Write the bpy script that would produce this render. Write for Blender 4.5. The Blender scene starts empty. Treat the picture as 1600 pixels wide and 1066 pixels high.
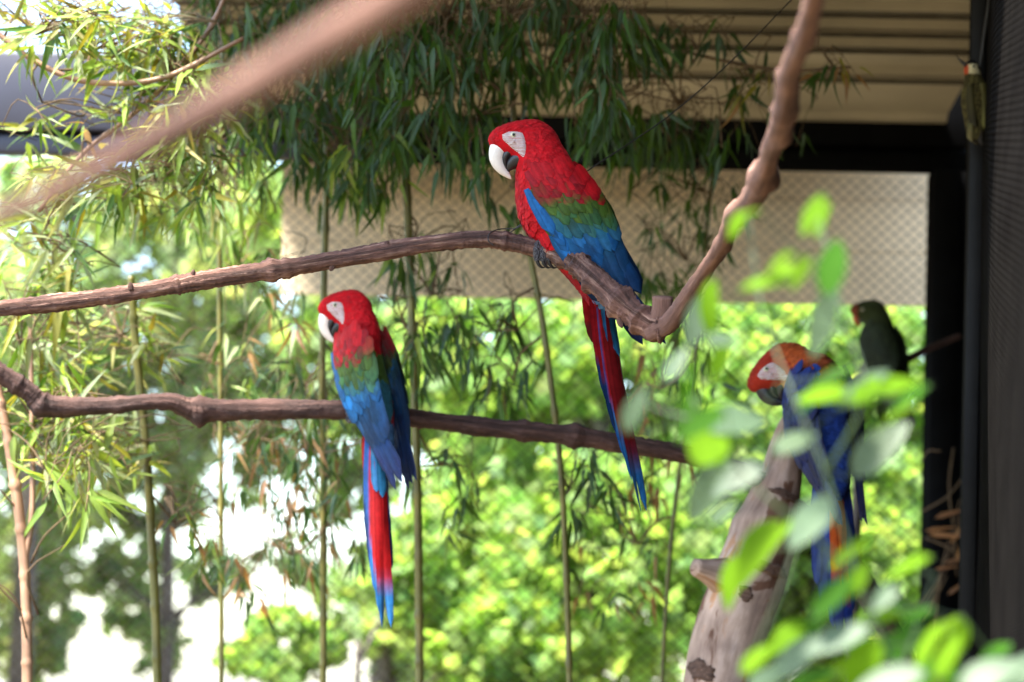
import bpy, math, random
import numpy as np
from mathutils import Matrix, Vector
R = math.radians
rng = np.random.default_rng(7)
random.seed(7)
scn = bpy.context.scene
COL = scn.collection

# ------------------------------------------------------------------ camera
FPX = 1600 / 0.36            # pixels per unit tangent (100 mm lens, 36 mm sensor)
SHIFT = 0.34                 # rising lens shift: verticals stay vertical
ROLL = R(1.1)
CAM = np.array([0.0, 0.0, 1.5])
c_r = np.array([math.cos(ROLL), 0, math.sin(ROLL)])
c_u = np.array([-math.sin(ROLL), 0, math.cos(ROLL)])
c_f = np.array([0.0, 1.0, 0.0])
cam = bpy.data.objects.new("camera", bpy.data.cameras.new("camera"))
COL.objects.link(cam)
cam.matrix_world = Matrix(((c_r[0], c_u[0], -c_f[0], CAM[0]), (c_r[1], c_u[1], -c_f[1], CAM[1]),
                           (c_r[2], c_u[2], -c_f[2], CAM[2]), (0, 0, 0, 1)))
cam.data.lens = 100; cam.data.sensor_width = 36; cam.data.shift_y = SHIFT
cam.data.clip_start = 0.05; cam.data.clip_end = 500
cam.data.dof.use_dof = True; cam.data.dof.focus_distance = 6.38; cam.data.dof.aperture_fstop = 2.6
scn.camera = cam

# ------------------------------------------------------------------ world, sun, exposure
SUN_EL, SUN_AZ = R(63), math.atan2(-0.75, -0.66)     # high sun from the visitors' left
w = bpy.data.worlds.new("World"); scn.world = w; w.use_nodes = True
nt = w.node_tree; bg = nt.nodes["Background"]
sky = nt.nodes.new("ShaderNodeTexSky"); sky.sky_type = 'NISHITA'; sky.sun_disc = False
sky.sun_elevation = SUN_EL; sky.sun_rotation = SUN_AZ; sky.dust_density = 1.0; sky.air_density = 1.0
nt.links.new(sky.outputs[0], bg.inputs[0]); bg.inputs[1].default_value = 0.15
sl = bpy.data.lights.new("sun", 'SUN'); sl.energy = 4.8; sl.angle = R(8); sl.color = (1.0, 0.95, 0.86)
sun = bpy.data.objects.new("sun", sl); COL.objects.link(sun)
sd = Vector((math.sin(SUN_AZ) * math.cos(SUN_EL), math.cos(SUN_AZ) * math.cos(SUN_EL), math.sin(SUN_EL)))
sun.rotation_euler = sd.to_track_quat('Z', 'Y').to_euler()
sun.location = sd * 30
scn.view_settings.view_transform = 'Standard'; scn.view_settings.look = 'None'
scn.view_settings.exposure = 2.35; scn.view_settings.gamma = 1.0
scn.cycles.use_denoising = True
scn.cycles.max_bounces = 8; scn.cycles.transparent_max_bounces = 8
scn.cycles.sample_clamp_indirect = 6.0
scn.cycles.caustics_reflective = False; scn.cycles.caustics_refractive = False

def P(px, py, d):
    """point that stands at depth d (metres) behind pixel (px, py) of the 1600 px photograph"""
    return CAM + d * (c_f + c_r * (px - 800) / FPX + c_u * ((533 - py) / FPX + SHIFT * 0.36))
def mpp(d): return d / FPX

# ------------------------------------------------------------------ helpers
def put(name, data, parent=None):
    o = bpy.data.objects.new(name, data); COL.objects.link(o)
    if parent is not None: o.parent = parent
    return o
def tag(o, label=None, cat=None, group=None, kind=None):
    if label: o["label"] = label
    if cat: o["category"] = cat
    if group: o["group"] = group
    if kind: o["kind"] = kind
    return o
def empty(name, loc, label=None, cat=None, group=None):
    o = bpy.data.objects.new(name, None); COL.objects.link(o); o.location = Vector(loc)
    o.empty_display_size = 0.05
    return tag(o, label, cat, group)
def base_of(parent): return np.array(parent.location) if parent is not None else np.zeros(3)
def make_mesh(name, V, F, mat, uv=None, col=None, smooth=True):
    me = bpy.data.meshes.new(name)
    me.from_pydata(np.asarray(V, float).tolist(), [], [list(map(int, f)) for f in F])
    if mat: me.materials.append(mat)
    if smooth: me.polygons.foreach_set("use_smooth", np.ones(len(me.polygons), bool))
    if uv is not None:
        l = me.uv_layers.new(name="UVMap"); idx = np.empty(len(me.loops), np.int32)
        me.loops.foreach_get("vertex_index", idx)
        l.data.foreach_set("uv", np.asarray(uv, np.float32)[idx].ravel())
    if col is not None:
        a = me.color_attributes.new("Col", 'FLOAT_COLOR', 'POINT')
        c = np.ones((len(V), 4), np.float32); c[:, :3] = col
        a.data.foreach_set("color", c.ravel())
    me.update()
    return me
class MB:
    """collects geometry of ONE part"""
    def __init__(s): s.V, s.F, s.U, s.C, s.n = [], [], [], [], 0
    def add(s, V, F, uv=None, col=(1, 1, 1)):
        V = np.asarray(V, float)
        s.V.append(V); s.F += [[i + s.n for i in f] for f in F]
        s.U.append(np.asarray(uv, float) if uv is not None else np.zeros((len(V), 2)))
        s.C.append(np.broadcast_to(np.asarray(col, float), (len(V), 3))); s.n += len(V)
    def build(s, name, mat, parent=None, smooth=True, local=False):
        V = np.concatenate(s.V)
        if parent is not None and not local: V = V - base_of(parent)
        return put(name, make_mesh(name, V, s.F, mat, np.concatenate(s.U), np.concatenate(s.C), smooth), parent)
def nrm(v):
    v = np.asarray(v, float); return v / max(1e-12, math.sqrt(v[0] * v[0] + v[1] * v[1] + v[2] * v[2]))
def cross(a, b): return np.array((a[1] * b[2] - a[2] * b[1], a[2] * b[0] - a[0] * b[2], a[0] * b[1] - a[1] * b[0]))
def catmull(P0, n):
    P0 = np.asarray(P0, float)
    A = np.vstack([2 * P0[0] - P0[1], P0, 2 * P0[-1] - P0[-2]])
    m = len(P0) - 1; out = []
    for t in np.linspace(0, m, n):
        i = min(int(t), m - 1); f = t - i
        a, b, c, d = A[i], A[i + 1], A[i + 2], A[i + 3]
        out.append(0.5 * (2 * b + (c - a) * f + (2 * a - 5 * b + 4 * c - d) * f * f + (3 * b - a - 3 * c + d) * f ** 3))
    return np.array(out)
_ph = rng.uniform(0, 6.28, (24,))
def wob(a, s, k=1.0):     # cheap smooth periodic-in-angle noise along a tube
    return (np.sin(2 * a + s * 7.3 * k + _ph[0]) * .35 + np.sin(3 * a - s * 12.1 * k + _ph[1]) * .28 + np.sin(5 * a + s * 21 * k + _ph[2]) * .2
            + np.sin(a - s * 33 * k + _ph[3]) * .2 + np.sin(7 * a + s * 55 * k + _ph[4]) * .12 + np.sin(4 * a - s * 83 * k + _ph[5]) * .1)
def tube(path, rad, seg=8, n=None, rough=0.0, k=1.0, bumps=(), ridge=0.0, seed=0.0, caps=True, fr=False, grain=0.0):
    """tapered tube; bumps: (position 0..1, width, height factor). Returns verts, faces, uv"""
    path = np.asarray(path, float); rad = np.asarray(rad, float)
    n = n or len(path)
    pr = catmull(np.column_stack([path, rad]), n) if len(path) > 1 else None
    p = pr[:, :3]; r = np.maximum(pr[:, 3], 1e-5)
    T = np.gradient(p, axis=0); T /= np.linalg.norm(T, axis=1)[:, None] + 1e-12
    ref = np.array([0, 0, 1.0]) if abs(T[0][2]) < .9 else np.array([0, 1.0, 0])
    N = nrm(cross(T[0], ref)); fs = []
    for i in range(n):
        N = nrm(N - T[i] * np.dot(N, T[i])); fs.append((N, cross(T[i], N)))
    L = np.concatenate([[0], np.cumsum(np.linalg.norm(np.diff(p, axis=0), axis=1))])
    a = np.arange(seg) * 2 * math.pi / seg
    V = np.zeros((n, seg, 3)); UV = np.zeros((n, seg, 2))
    for i in range(n):
        f = 1 + rough * wob(a, L[i] + seed, k) + ridge * np.sin(9 * a + 6 * math.sin(L[i] * 4 + seed))
        if grain: f = f + rng.normal(0, grain, seg)
        for (b, wd, h, *rest) in bumps:
            g = math.exp(-((i / (n - 1) - b) / wd) ** 2)
            f = f + h * g * (1 if not rest else np.clip(np.cos(a - rest[0]), 0, 1) ** 2)
        V[i] = p[i] + r[i] * f[:, None] * (np.cos(a)[:, None] * fs[i][0] + np.sin(a)[:, None] * fs[i][1])
        UV[i, :, 0] = a / (2 * math.pi); UV[i, :, 1] = L[i]
    F = [[i * seg + j, i * seg + (j + 1) % seg, (i + 1) * seg + (j + 1) % seg, (i + 1) * seg + j] for i in range(n - 1) for j in range(seg)]
    V = V.reshape(-1, 3); UV = UV.reshape(-1, 2)
    if caps:
        V = np.vstack([V, p[0], p[-1]]); UV = np.vstack([UV, [0, 0], [0, L[-1]]])
        F += [[(j + 1) % seg, j, n * seg] for j in range(seg)]
        F += [[(n - 1) * seg + j, (n - 1) * seg + (j + 1) % seg, n * seg + 1] for j in range(seg)]
    if fr: return V, F, UV, p, r, fs
    return V, F, UV
def box(mb, lo, hi, col=(1, 1, 1)):
    x0, y0, z0 = lo; x1, y1, z1 = hi
    V = [(x0, y0, z0), (x1, y0, z0), (x1, y1, z0), (x0, y1, z0), (x0, y0, z1), (x1, y0, z1), (x1, y1, z1), (x0, y1, z1)]
    mb.add(V, [[0, 3, 2, 1], [4, 5, 6, 7], [0, 1, 5, 4], [1, 2, 6, 5], [2, 3, 7, 6], [3, 0, 4, 7]], col=col)
def bevel(o, wd=0.006, s=2):
    m = o.modifiers.new("bevel", 'BEVEL'); m.width = wd; m.segments = s; return o

# ------------------------------------------------------------------ materials
def new_mat(name):
    m = bpy.data.materials.new(name); m.use_nodes = True
    n = m.node_tree.nodes; l = m.node_tree.links
    return m, n, l, n["Principled BSDF"]
def ramp(n, pts):
    r = n.new("ShaderNodeValToRGB"); e = r.color_ramp.elements
    while len(e) < len(pts): e.new(0.5)
    for el, (p, c) in zip(e, pts): el.position = p; el.color = (*c, 1)
    return r
def tex(n, l, typ, vec=None, **kw):
    t = n.new(typ)
    for k, v in kw.items(): t.inputs[k].default_value = v
    if vec is not None: l.new(vec, t.inputs["Vector"])
    return t
def mapping(n, l, src, scale):
    m = n.new("ShaderNodeMapping"); l.new(src, m.inputs[0]); m.inputs["Scale"].default_value = scale; return m.outputs[0]
def bump(n, l, p, h, strength, dist):
    b = n.new("ShaderNodeBump"); b.inputs["Strength"].default_value = strength; b.inputs["Distance"].default_value = dist
    l.new(h, b.inputs["Height"]); l.new(b.outputs[0], p.inputs["Normal"]); return b
def mulcol(n, l, a, b, fac=1.0, typ='MULTIPLY'):
    m = n.new("ShaderNodeMix"); m.data_type = 'RGBA'; m.blend_type = typ; m.inputs[0].default_value = fac
    l.new(a, m.inputs[6]); l.new(b, m.inputs[7]); return m.outputs[2]

def bark_mat(name, c0, c1, c2, su=14, sv=9, strength=.9, dist=.004, rough=.85, wet=None):
    m, n, l, p = new_mat(name)
    uv = n.new("ShaderNodeUVMap").outputs[0]; ob = n.new("ShaderNodeTexCoord").outputs["Object"]
    t1 = tex(n, l, "ShaderNodeTexNoise", mapping(n, l, uv, (su, sv, 1)), Scale=1.0, Detail=6.0, Roughness=.65)
    t2 = tex(n, l, "ShaderNodeTexNoise", ob, Scale=9.0, Detail=3.0)
    t3 = tex(n, l, "ShaderNodeTexNoise", ob, Scale=120.0, Detail=4.0)
    r = ramp(n, [(.3, c0), (.52, c1), (.72, c2)]); l.new(t1.outputs[0], r.inputs[0])
    r2 = ramp(n, [(.3, (.55, .5, .5)), (.7, (1.25, 1.2, 1.15))]); l.new(t2.outputs[0], r2.inputs[0])
    c = mulcol(n, l, r.outputs[0], r2.outputs[0])
    if wet:   # dark shiny weathered stains with their own outline
        tw = tex(n, l, "ShaderNodeTexNoise", ob, Scale=3.3, Detail=3.0)
        rw = ramp(n, [(.60, (1, 1, 1)), (.66, wet)]); l.new(tw.outputs[0], rw.inputs[0])
        c = mulcol(n, l, c, rw.outputs[0])
        rr = ramp(n, [(.60, (rough,) * 3), (.66, (.35,) * 3)]); l.new(tw.outputs[0], rr.inputs[0]); l.new(rr.outputs[0], p.inputs["Roughness"])
    else: p.inputs["Roughness"].default_value = rough
    l.new(c, p.inputs["Base Color"])
    ad = n.new("ShaderNodeMath"); ad.operation = 'ADD'; l.new(t1.outputs[0], ad.inputs[0])
    ml = n.new("ShaderNodeMath"); ml.operation = 'MULTIPLY'; ml.inputs[1].default_value = .3; l.new(t3.outputs[0], ml.inputs[0]); l.new(ml.outputs[0], ad.inputs[1])
    bump(n, l, p, ad.outputs[0], strength, dist)
    return m
def leaf_mat(name, attr, rough=.42, transl=.4, spec=.5, rib=.25):
    """thin leaf: diffuse + light coming through + waxy surface; colour from the leaf object or the mesh"""
    m = bpy.data.materials.new(name); m.use_nodes = True; n = m.node_tree.nodes; l = m.node_tree.links
    p = n["Principled BSDF"]; out = n["Material Output"]
    if attr: a = n.new("ShaderNodeAttribute"); a.attribute_name = "Col"; col = a.outputs["Color"]
    else: col = n.new("ShaderNodeObjectInfo").outputs["Color"]
    uv = n.new("ShaderNodeUVMap").outputs[0]
    t = tex(n, l, "ShaderNodeTexNoise", mapping(n, l, uv, (3, 9, 1)), Scale=1.0, Detail=3.0)
    r = ramp(n, [(.3, (.8, .8, .75)), (.7, (1.15, 1.12, 1.0))]); l.new(t.outputs[0], r.inputs[0])
    c = mulcol(n, l, col, r.outputs[0])
    sp = n.new("ShaderNodeSeparateXYZ"); l.new(uv, sp.inputs[0])
    wv = n.new("ShaderNodeMath"); wv.operation = 'SINE'
    mm = n.new("ShaderNodeMath"); mm.operation = 'MULTIPLY'; mm.inputs[1].default_value = 60; l.new(sp.outputs[0], mm.inputs[0]); l.new(mm.outputs[0], wv.inputs[0])
    bump(n, l, p, wv.outputs[0], rib, .0006)
    l.new(c, p.inputs["Base Color"]); p.inputs["Roughness"].default_value = rough
    p.inputs["Specular IOR Level"].default_value = spec
    tr = n.new("ShaderNodeBsdfTranslucent")
    g = n.new("ShaderNodeMix"); g.data_type = 'RGBA'; g.blend_type = 'MULTIPLY'; g.inputs[0].default_value = 1
    l.new(c, g.inputs[6]); g.inputs[7].default_value = (1.7, 1.5, .7, 1); l.new(g.outputs[2], tr.inputs[0])
    mx = n.new("ShaderNodeMixShader"); mx.inputs[0].default_value = transl
    l.new(p.outputs[0], mx.inputs[1]); l.new(tr.outputs[0], mx.inputs[2]); l.new(mx.outputs[0], out.inputs[0])
    return m
def plain(name, c, rough=.6, metal=0, noise=.15, scale=30, bs=.15, matte=0):
    m, n, l, p = new_mat(name)
    p.inputs['Specular IOR Level'].default_value = .5 if rough < .75 else .12
    ob = n.new("ShaderNodeTexCoord").outputs["Object"]
    t = tex(n, l, "ShaderNodeTexNoise", ob, Scale=scale, Detail=5.0, Roughness=.6)
    r = ramp(n, [(.3, tuple(x * (1 - noise) for x in c)), (.7, tuple(min(1, x * (1 + noise)) for x in c))]); l.new(t.outputs[0], r.inputs[0])
    l.new(r.outputs[0], p.inputs["Base Color"]); p.inputs["Roughness"].default_value = rough; p.inputs["Metallic"].default_value = metal
    bump(n, l, p, t.outputs[0], bs, .002)
    if matte: to_matte(m, matte)
    return m
def to_matte(m, gloss):
    n = m.node_tree.nodes; l = m.node_tree.links; p = n["Principled BSDF"]; d = n.new("ShaderNodeBsdfDiffuse"); g = n.new("ShaderNodeBsdfGlossy"); x = n.new("ShaderNodeMixShader")
    l.new(p.inputs["Base Color"].links[0].from_socket, d.inputs[0]); g.inputs["Roughness"].default_value = .45; x.inputs[0].default_value = gloss
    for q in (d, g): l.new(p.inputs["Normal"].links[0].from_socket, q.inputs["Normal"])
    l.new(d.outputs[0], x.inputs[1]); l.new(g.outputs[0], x.inputs[2]); l.new(x.outputs[0], n["Material Output"].inputs[0])
def feather_mat(name, rough=.55, sheen=.15, barb=140, trans=0.0):
    m, n, l, p = new_mat(name)
    a = n.new("ShaderNodeAttribute"); a.attribute_name = "Col"
    uv = n.new("ShaderNodeUVMap").outputs[0]; sp = n.new("ShaderNodeSeparateXYZ"); l.new(uv, sp.inputs[0])
    # barbs: slanted fine lines either side of the shaft (u = -1..1 across, v along)
    ab = n.new("ShaderNodeMath"); ab.operation = 'ABSOLUTE'; l.new(sp.outputs[0], ab.inputs[0])
    s = n.new("ShaderNodeMath"); s.operation = 'MULTIPLY_ADD'; l.new(ab.outputs[0], s.inputs[0]); s.inputs[1].default_value = -.35; l.new(sp.outputs[1], s.inputs[2])
    k = n.new("ShaderNodeMath"); k.operation = 'MULTIPLY'; l.new(s.outputs[0], k.inputs[0]); k.inputs[1].default_value = barb
    si = n.new("ShaderNodeMath"); si.operation = 'SINE'; l.new(k.outputs[0], si.inputs[0])
    ob = n.new("ShaderNodeTexCoord").outputs["Object"]
    t = tex(n, l, "ShaderNodeTexNoise", ob, Scale=.06 * 1.0, Detail=4.0, Roughness=.7)
    r = ramp(n, [(.3, (.72, .72, .72)), (.7, (1.22, 1.22, 1.22))]); l.new(t.outputs[0], r.inputs[0])
    l.new(mulcol(n, l, a.outputs["Color"], r.outputs[0]), p.inputs["Base Color"])
    bump(n, l, p, si.outputs[0], .22, .4)
    p.inputs["Roughness"].default_value = rough; p.inputs["Sheen Weight"].default_value = sheen; p.inputs["Sheen Roughness"].default_value = .4
    p.inputs["Specular IOR Level"].default_value = .18
    return m
M = {}
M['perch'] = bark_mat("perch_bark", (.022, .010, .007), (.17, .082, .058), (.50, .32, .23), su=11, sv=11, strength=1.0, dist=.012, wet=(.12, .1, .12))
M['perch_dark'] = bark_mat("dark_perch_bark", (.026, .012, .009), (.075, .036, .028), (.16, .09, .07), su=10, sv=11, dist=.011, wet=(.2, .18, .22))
M['vine'] = bark_mat("vine_bark", (.08, .04, .028), (.20, .105, .075), (.36, .225, .17), su=8, sv=6, dist=.004)
M['stump'] = bark_mat("smooth_pale_bark", (.20, .13, .095), (.46, .335, .26), (.68, .545, .46), su=9, sv=3.0, strength=.7, dist=.004)
m_ = M['stump']; n = m_.node_tree.nodes; l = m_.node_tree.links; p = n["Principled BSDF"]
src = p.inputs["Base Color"].links[0].from_socket; uvn = n.new("ShaderNodeUVMap").outputs[0]
t_ = tex(n, l, "ShaderNodeTexNoise", mapping(n, l, uvn, (5, 3.2, 1)), Scale=1.0, Detail=5.0, Roughness=.6, Distortion=.6)
r_ = ramp(n, [(.0, (.40, .27, .20)), (.40, (.40, .27, .20)), (.43, (1, 1, 1)), (.56, (1, 1, 1)), (.585, (.95, .70, .48)), (.70, (.95, .70, .48))]); l.new(t_.outputs[0], r_.inputs[0])
l.new(mulcol(n, l, src, r_.outputs[0]), p.inputs["Base Color"])
M['patch'] = bark_mat("flaking_brown_bark", (.05, .025, .015), (.13, .075, .05), (.24, .15, .10), su=40, sv=30, strength=1, dist=.006)
M['tan'] = bark_mat("tan_inner_bark", (.28, .15, .08), (.42, .25, .15), (.5, .33, .22), su=7, sv=2, strength=.4, dist=.003)
M['trunk'] = bark_mat("grey_tree_bark", (.06, .05, .045), (.13, .11, .10), (.22, .19, .17), su=20, sv=6)
M['culm'] = bark_mat("green_culm", (.08, .085, .014), (.15, .145, .026), (.25, .20, .06), su=4, sv=7, strength=.2, dist=.001, rough=.45)
M['culm_brown'] = bark_mat("tan_culm", (.22, .13, .07), (.34, .2, .12), (.45, .3, .2), su=5, sv=2.5, strength=.2, dist=.001, rough=.5)
M['twig'] = bark_mat("brown_twig", (.08, .05, .02), (.15, .10, .05), (.22, .15, .08), su=5, sv=20, strength=.3, dist=.001)
M['stalk'] = bark_mat("green_stalk", (.025, .05, .012), (.04, .075, .018), (.07, .10, .03), su=5, sv=9, strength=.2, dist=.001, rough=.6)
M['leaf'] = leaf_mat("leaf_surface", False)
M['leaf_mass'] = leaf_mat("leaf_mass_surface", True)
M['far_leaf'] = leaf_mat("far_leaf_surface", True, rough=.5, transl=.62, spec=.3)
M['broad_leaf'] = leaf_mat("waxy_leaf_surface", False, rough=.75, transl=.42, spec=.06, rib=.06)
M['broad_pale'] = leaf_mat("pale_waxy_leaf_surface", False, rough=.5, transl=.35, spec=.35, rib=.05)
M['black'] = plain("black_and_shaded_steel", (.004, .004, .0042), .8, noise=.3, scale=12, matte=.006)  # black posts; on the right beam half the roof shade is in this colour
M['greyblue'] = plain("lit_grey_steel", (.028, .027, .042), .45, noise=.15, scale=6)  # beam steel lightened in colour for the flare on its left half
M['roof'] = plain("cream_sheet_metal", (.52, .46, .335), .55, noise=.16, scale=3.0, bs=.05)
M['cream'] = plain("cream_cladding", (.86, .70, .48), .8, noise=.16, scale=2.2)
M['wire'] = plain("dark_wire", (.02, .018, .016), .6)
M['mesh_wire'] = plain("weathered_mesh_wire", (.05, .04, .03), .9, noise=.2)
M['feather'] = feather_mat("vane_feather", sheen=.02)
M['plume'] = feather_mat("body_plumage", rough=.75, sheen=.03, barb=30)
M['skin_under'] = feather_mat("down_under_plumage", rough=.9, sheen=.02, barb=0)
M['ground'] = plain("leafy_soil", (.10, .08, .05), .95, noise=.5, scale=4, bs=.6)

# ------------------------------------------------------------------ the setting
BACK = 10.0
mb = MB()
g = 60; xs = np.linspace(-150, 150, g); ys = np.linspace(-60, 300, g)
V = [(x, y, -.02 + .03 * math.sin(x * .9) * math.cos(y * .7)) for y in ys for x in xs]
mb.add(V, [[j * g + i, j * g + i + 1, (j + 1) * g + i + 1, (j + 1) * g + i] for j in range(g - 1) for i in range(g - 1)])
tag(mb.build("ground", M['ground']), "bare brown soil under the aviary", kind="structure")

# ---- shelter: posts, beams, roof sheets
sh = empty("aviary_shelter", (P(1475, 1066, BACK)[0], BACK, 0), "dark steel framed aviary shelter with cream ribbed roof sheets", "shelter")
xl, xr = P(-160, 200, BACK)[0], P(1512, 200, BACK)[0]
zt, zm0, zm1, zb = P(0, 85, BACK)[2], P(0, 205, BACK)[2], P(0, 212, BACK)[2], P(0, 240, BACK)[2]
xm = P(600, 200, BACK)[0]
for (a_, b_, mt) in ((xl, xm, 'greyblue'), (xm + .002, xr, 'black')):  # same beam throughout: flare-lit left and shaded right are set by colour
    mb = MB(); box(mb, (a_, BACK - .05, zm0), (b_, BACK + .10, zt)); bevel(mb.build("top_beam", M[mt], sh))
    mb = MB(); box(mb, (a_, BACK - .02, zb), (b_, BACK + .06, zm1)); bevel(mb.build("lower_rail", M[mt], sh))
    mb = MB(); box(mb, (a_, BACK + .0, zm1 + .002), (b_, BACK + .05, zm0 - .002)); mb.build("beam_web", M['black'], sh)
def post(name, x0, x1, y0, y1, mat, top):
    mb = MB(); box(mb, (x0, y0, 0), (x1, y1, top)); return bevel(mb.build(name, mat, sh), .005)
xp0, xp1, xp2 = P(1446, 700, BACK)[0], P(1490, 700, BACK)[0], P(1508, 700, BACK)[0]
post("post", xp0, xp1, BACK - .07, BACK + .08, M['black'], zb - .002)
post("post", xp1 + .003, xp2, BACK - .02, BACK + .08, M['black'], zb - .002)
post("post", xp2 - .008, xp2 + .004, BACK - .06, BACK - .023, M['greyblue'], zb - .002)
# roof: overlapping ribbed sheets rising towards the visitors' side
roof = put("roof", None, sh)
xa, xb_ = P(300, 150, 9.3)[0], P(1524, 150, 9.3)[0]  # left edge carried further out to shade the turned-away macaw
hz = lambda d: P(1100, 180, 9.9)[2] + (9.9 - d) * .078
edges = [9.93, 9.42, 9.1, 8.93, 8.74, 8.5, 8.2, 7.9, 7.5, 7.1, 6.7, 6.3, 5.9, 5.5]  # nearer sheets lie above the frame, added to shade the birds
for i in range(len(edges) - 1):
    d1, d0 = edges[i], edges[i + 1]; mb = MB(); t = .012; lap = .0
    rows = [(d1 + .03, 0), (d1 - .02, 0), (d1 - .04, .02), (d0 + .05, .02), (d0 + .035, -.008), (d0, -.008)]
    V, F = [], []
    for (d, dz) in rows:
        for x in (xa, xb_): V.append((x, d, hz(d) + dz + .006 * (i % 2)))
    for (d, dz) in rows:
        for x in (xa, xb_): V.append((x, d, hz(d) + dz + t + .006 * (i % 2)))
    m = len(rows) * 2
    for k in range(len(rows) - 1):
        a = k * 2; F += [[a, a + 1, a + 3, a + 2], [a + m, a + m + 2, a + m + 3, a + m + 1], [a, a + 2, a + m + 2, a + m], [a + 1, a + m + 1, a + m + 3, a + 3]]
    F += [[0, m, m + 1, 1], [m - 2, m - 1, 2 * m - 1, 2 * m - 2]]
    mb.add(V, F); mb.build("roof_sheet", M['roof'], roof, smooth=False).location = -Vector(sh.location)
    mb = None
M['seam'] = plain("dark_seam_strip", (.10, .085, .06), .8, noise=.3, scale=20)
for d in edges[1:]:
    mb = MB(); box(mb, (xa + .01, d - .008, hz(d) - .018), (xb_ - .01, d + .008, hz(d) - .006)); mb.build("seam_strip", M['seam'], roof, smooth=False)
for o in roof.children: o.location = -Vector(sh.location)

mb = MB(); box(mb, (xa, BACK - .04, zt + .003), (xr, BACK + 1.15, zt + .03)); mb.build("added_shade_sheet", M['roof'], sh, smooth=False)  # unseen sheet added above the cream panel to keep it in shade
# ---- cream cladding behind the mesh
cx0, cx1 = P(440, 360, BACK + .5)[0], P(1530, 360, BACK + .5)[0]
cz0, cz1 = P(1000, 470, BACK + .5)[2], P(1000, 225, BACK + .5)[2]
cl = empty("cladding_panel", ((cx0 + cx1) / 2, BACK + .5, cz0), "long cream cladding panel hanging outside the wire mesh under the beam", "panel")
nb = 3
for i in range(nb):
    z0 = cz0 + (cz1 - cz0) * i / nb; z1 = cz0 + (cz1 - cz0) * (i + 1) / nb
    mb = MB(); box(mb, (cx0, BACK + .5, z0 + .002), (cx1, BACK + .53, z1 - .001)); mb.build("board", M['cream'], cl, smooth=False)

# ---- wire mesh fence: each strand its own wire
mf = empty("wire_mesh_fence", (0, BACK + .12, 0), "diamond wire mesh stretched below the dark beam", "fence")
wx0, wx1, wz0, wz1 = xl + .12, xp0 + .03, 1.45, zb
sp = .046; sl_ = .9     # strands rise sl_ metres per metre
def strand(xb0, sgn, z0, z1, x0, x1, parent, y):
    # line x = xb0 + sgn*(z-z0)/sl_
    zs = [z0, z1]
    for xx in (x0, x1):
        zz = z0 + sgn * (xx - xb0) * sl_
        if z0 < zz < z1: zs.append(zz)
    zs = sorted(zs); pts = [(xb0 + sgn * (z - z0) / sl_, z) for z in zs]
    pts = [p for p in pts if x0 - 1e-6 <= p[0] <= x1 + 1e-6]
    if len(pts) < 2: return
    (xa_, za), (xc, zc) = pts[0], pts[-1]
    if zc - za < .05: return
    V, F, UV = tube([(xa_, y, za), (xc, y, zc)], [.0012, .0012], seg=4, n=2)
    mb = MB(); mb.add(V, F, UV); mb.build("wire", M['mesh_wire'], parent)
H = (wz1 - wz0) / sl_
for k in range(int((wx1 - wx0 + H) / sp) + 1):
    strand(wx0 - H + k * sp, 1, wz0, wz1, wx0, wx1, mf, BACK + .12)
    strand(wx0 + k * sp, -1, wz0, wz1, wx0, wx1, mf, BACK + .124)
mf2 = empty("wire_mesh_fence", (xl, BACK + .12, zt), "small strip of diamond wire mesh above the left end of the beam", "fence")
uz1 = zt + .45; ux1 = P(420, 40, BACK)[0]; H2 = .45 / sl_
for k in range(int((ux1 - xl + H2) / sp) + 1):
    strand(xl - H2 + k * sp, 1, zt, uz1, xl, ux1, mf2, BACK + .06)
    strand(xl + k * sp, -1, zt, uz1, xl, ux1, mf2, BACK + .064)

# ---- dark woven screen wall, right side
m, n, l, p = new_mat("black_woven_screen")
uv = n.new("ShaderNodeUVMap").outputs[0]
br = tex(n, l, "ShaderNodeTexBrick", mapping(n, l, uv, (1, 1, 1)), Scale=1.0)
br.inputs["Brick Width"].default_value = .014; br.inputs["Row Height"].default_value = .036; br.inputs["Mortar Size"].default_value = .003
br.inputs["Color1"].default_value = (1, 1, 1, 1); br.inputs["Color2"].default_value = (.8, .8, .8, 1); br.inputs["Mortar"].default_value = (0, 0, 0, 1); br.inputs["Mortar Smooth"].default_value = 1
nz = tex(n, l, "ShaderNodeTexNoise", uv, Scale=7.0, Detail=6.0)
r = ramp(n, [(.3, (.005, .0042, .0038)), (.7, (.011, .0097, .0085))]); l.new(nz.outputs[0], r.inputs[0])
dust = tex(n, l, "ShaderNodeTexNoise", uv, Scale=260.0, Detail=1.0)
rd = ramp(n, [(.73, (0, 0, 0)), (.80, (.08, .07, .06))]); l.new(dust.outputs[0], rd.inputs[0])
l.new(mulcol(n, l, r.outputs[0], rd.outputs[0], 1, 'ADD'), p.inputs["Base Color"])
p.inputs["Roughness"].default_value = .6; p.inputs["Specular IOR Level"].default_value = .06; bump(n, l, p, br.outputs["Color"], 1.0, .012)
to_matte(m, .008); M['screen'] = m
wa = P(1514, 600, BACK - .03); wb = P(1560, 600, 6.4); wd_ = nrm((wb - wa) * [1, 1, 0])
wn = np.array([wd_[1], -wd_[0], 0]);  wn = wn if wn[0] > 0 else -wn       # points to the right, away from the birds
wl = empty("screen_wall", (wa[0], wa[1], 0), "black woven screen wall beside the dark post", "wall")
Lw = 6.2; Hw = 5.2
V, F, UV = [], [], []
ns, nz_ = 60, 50
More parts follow.
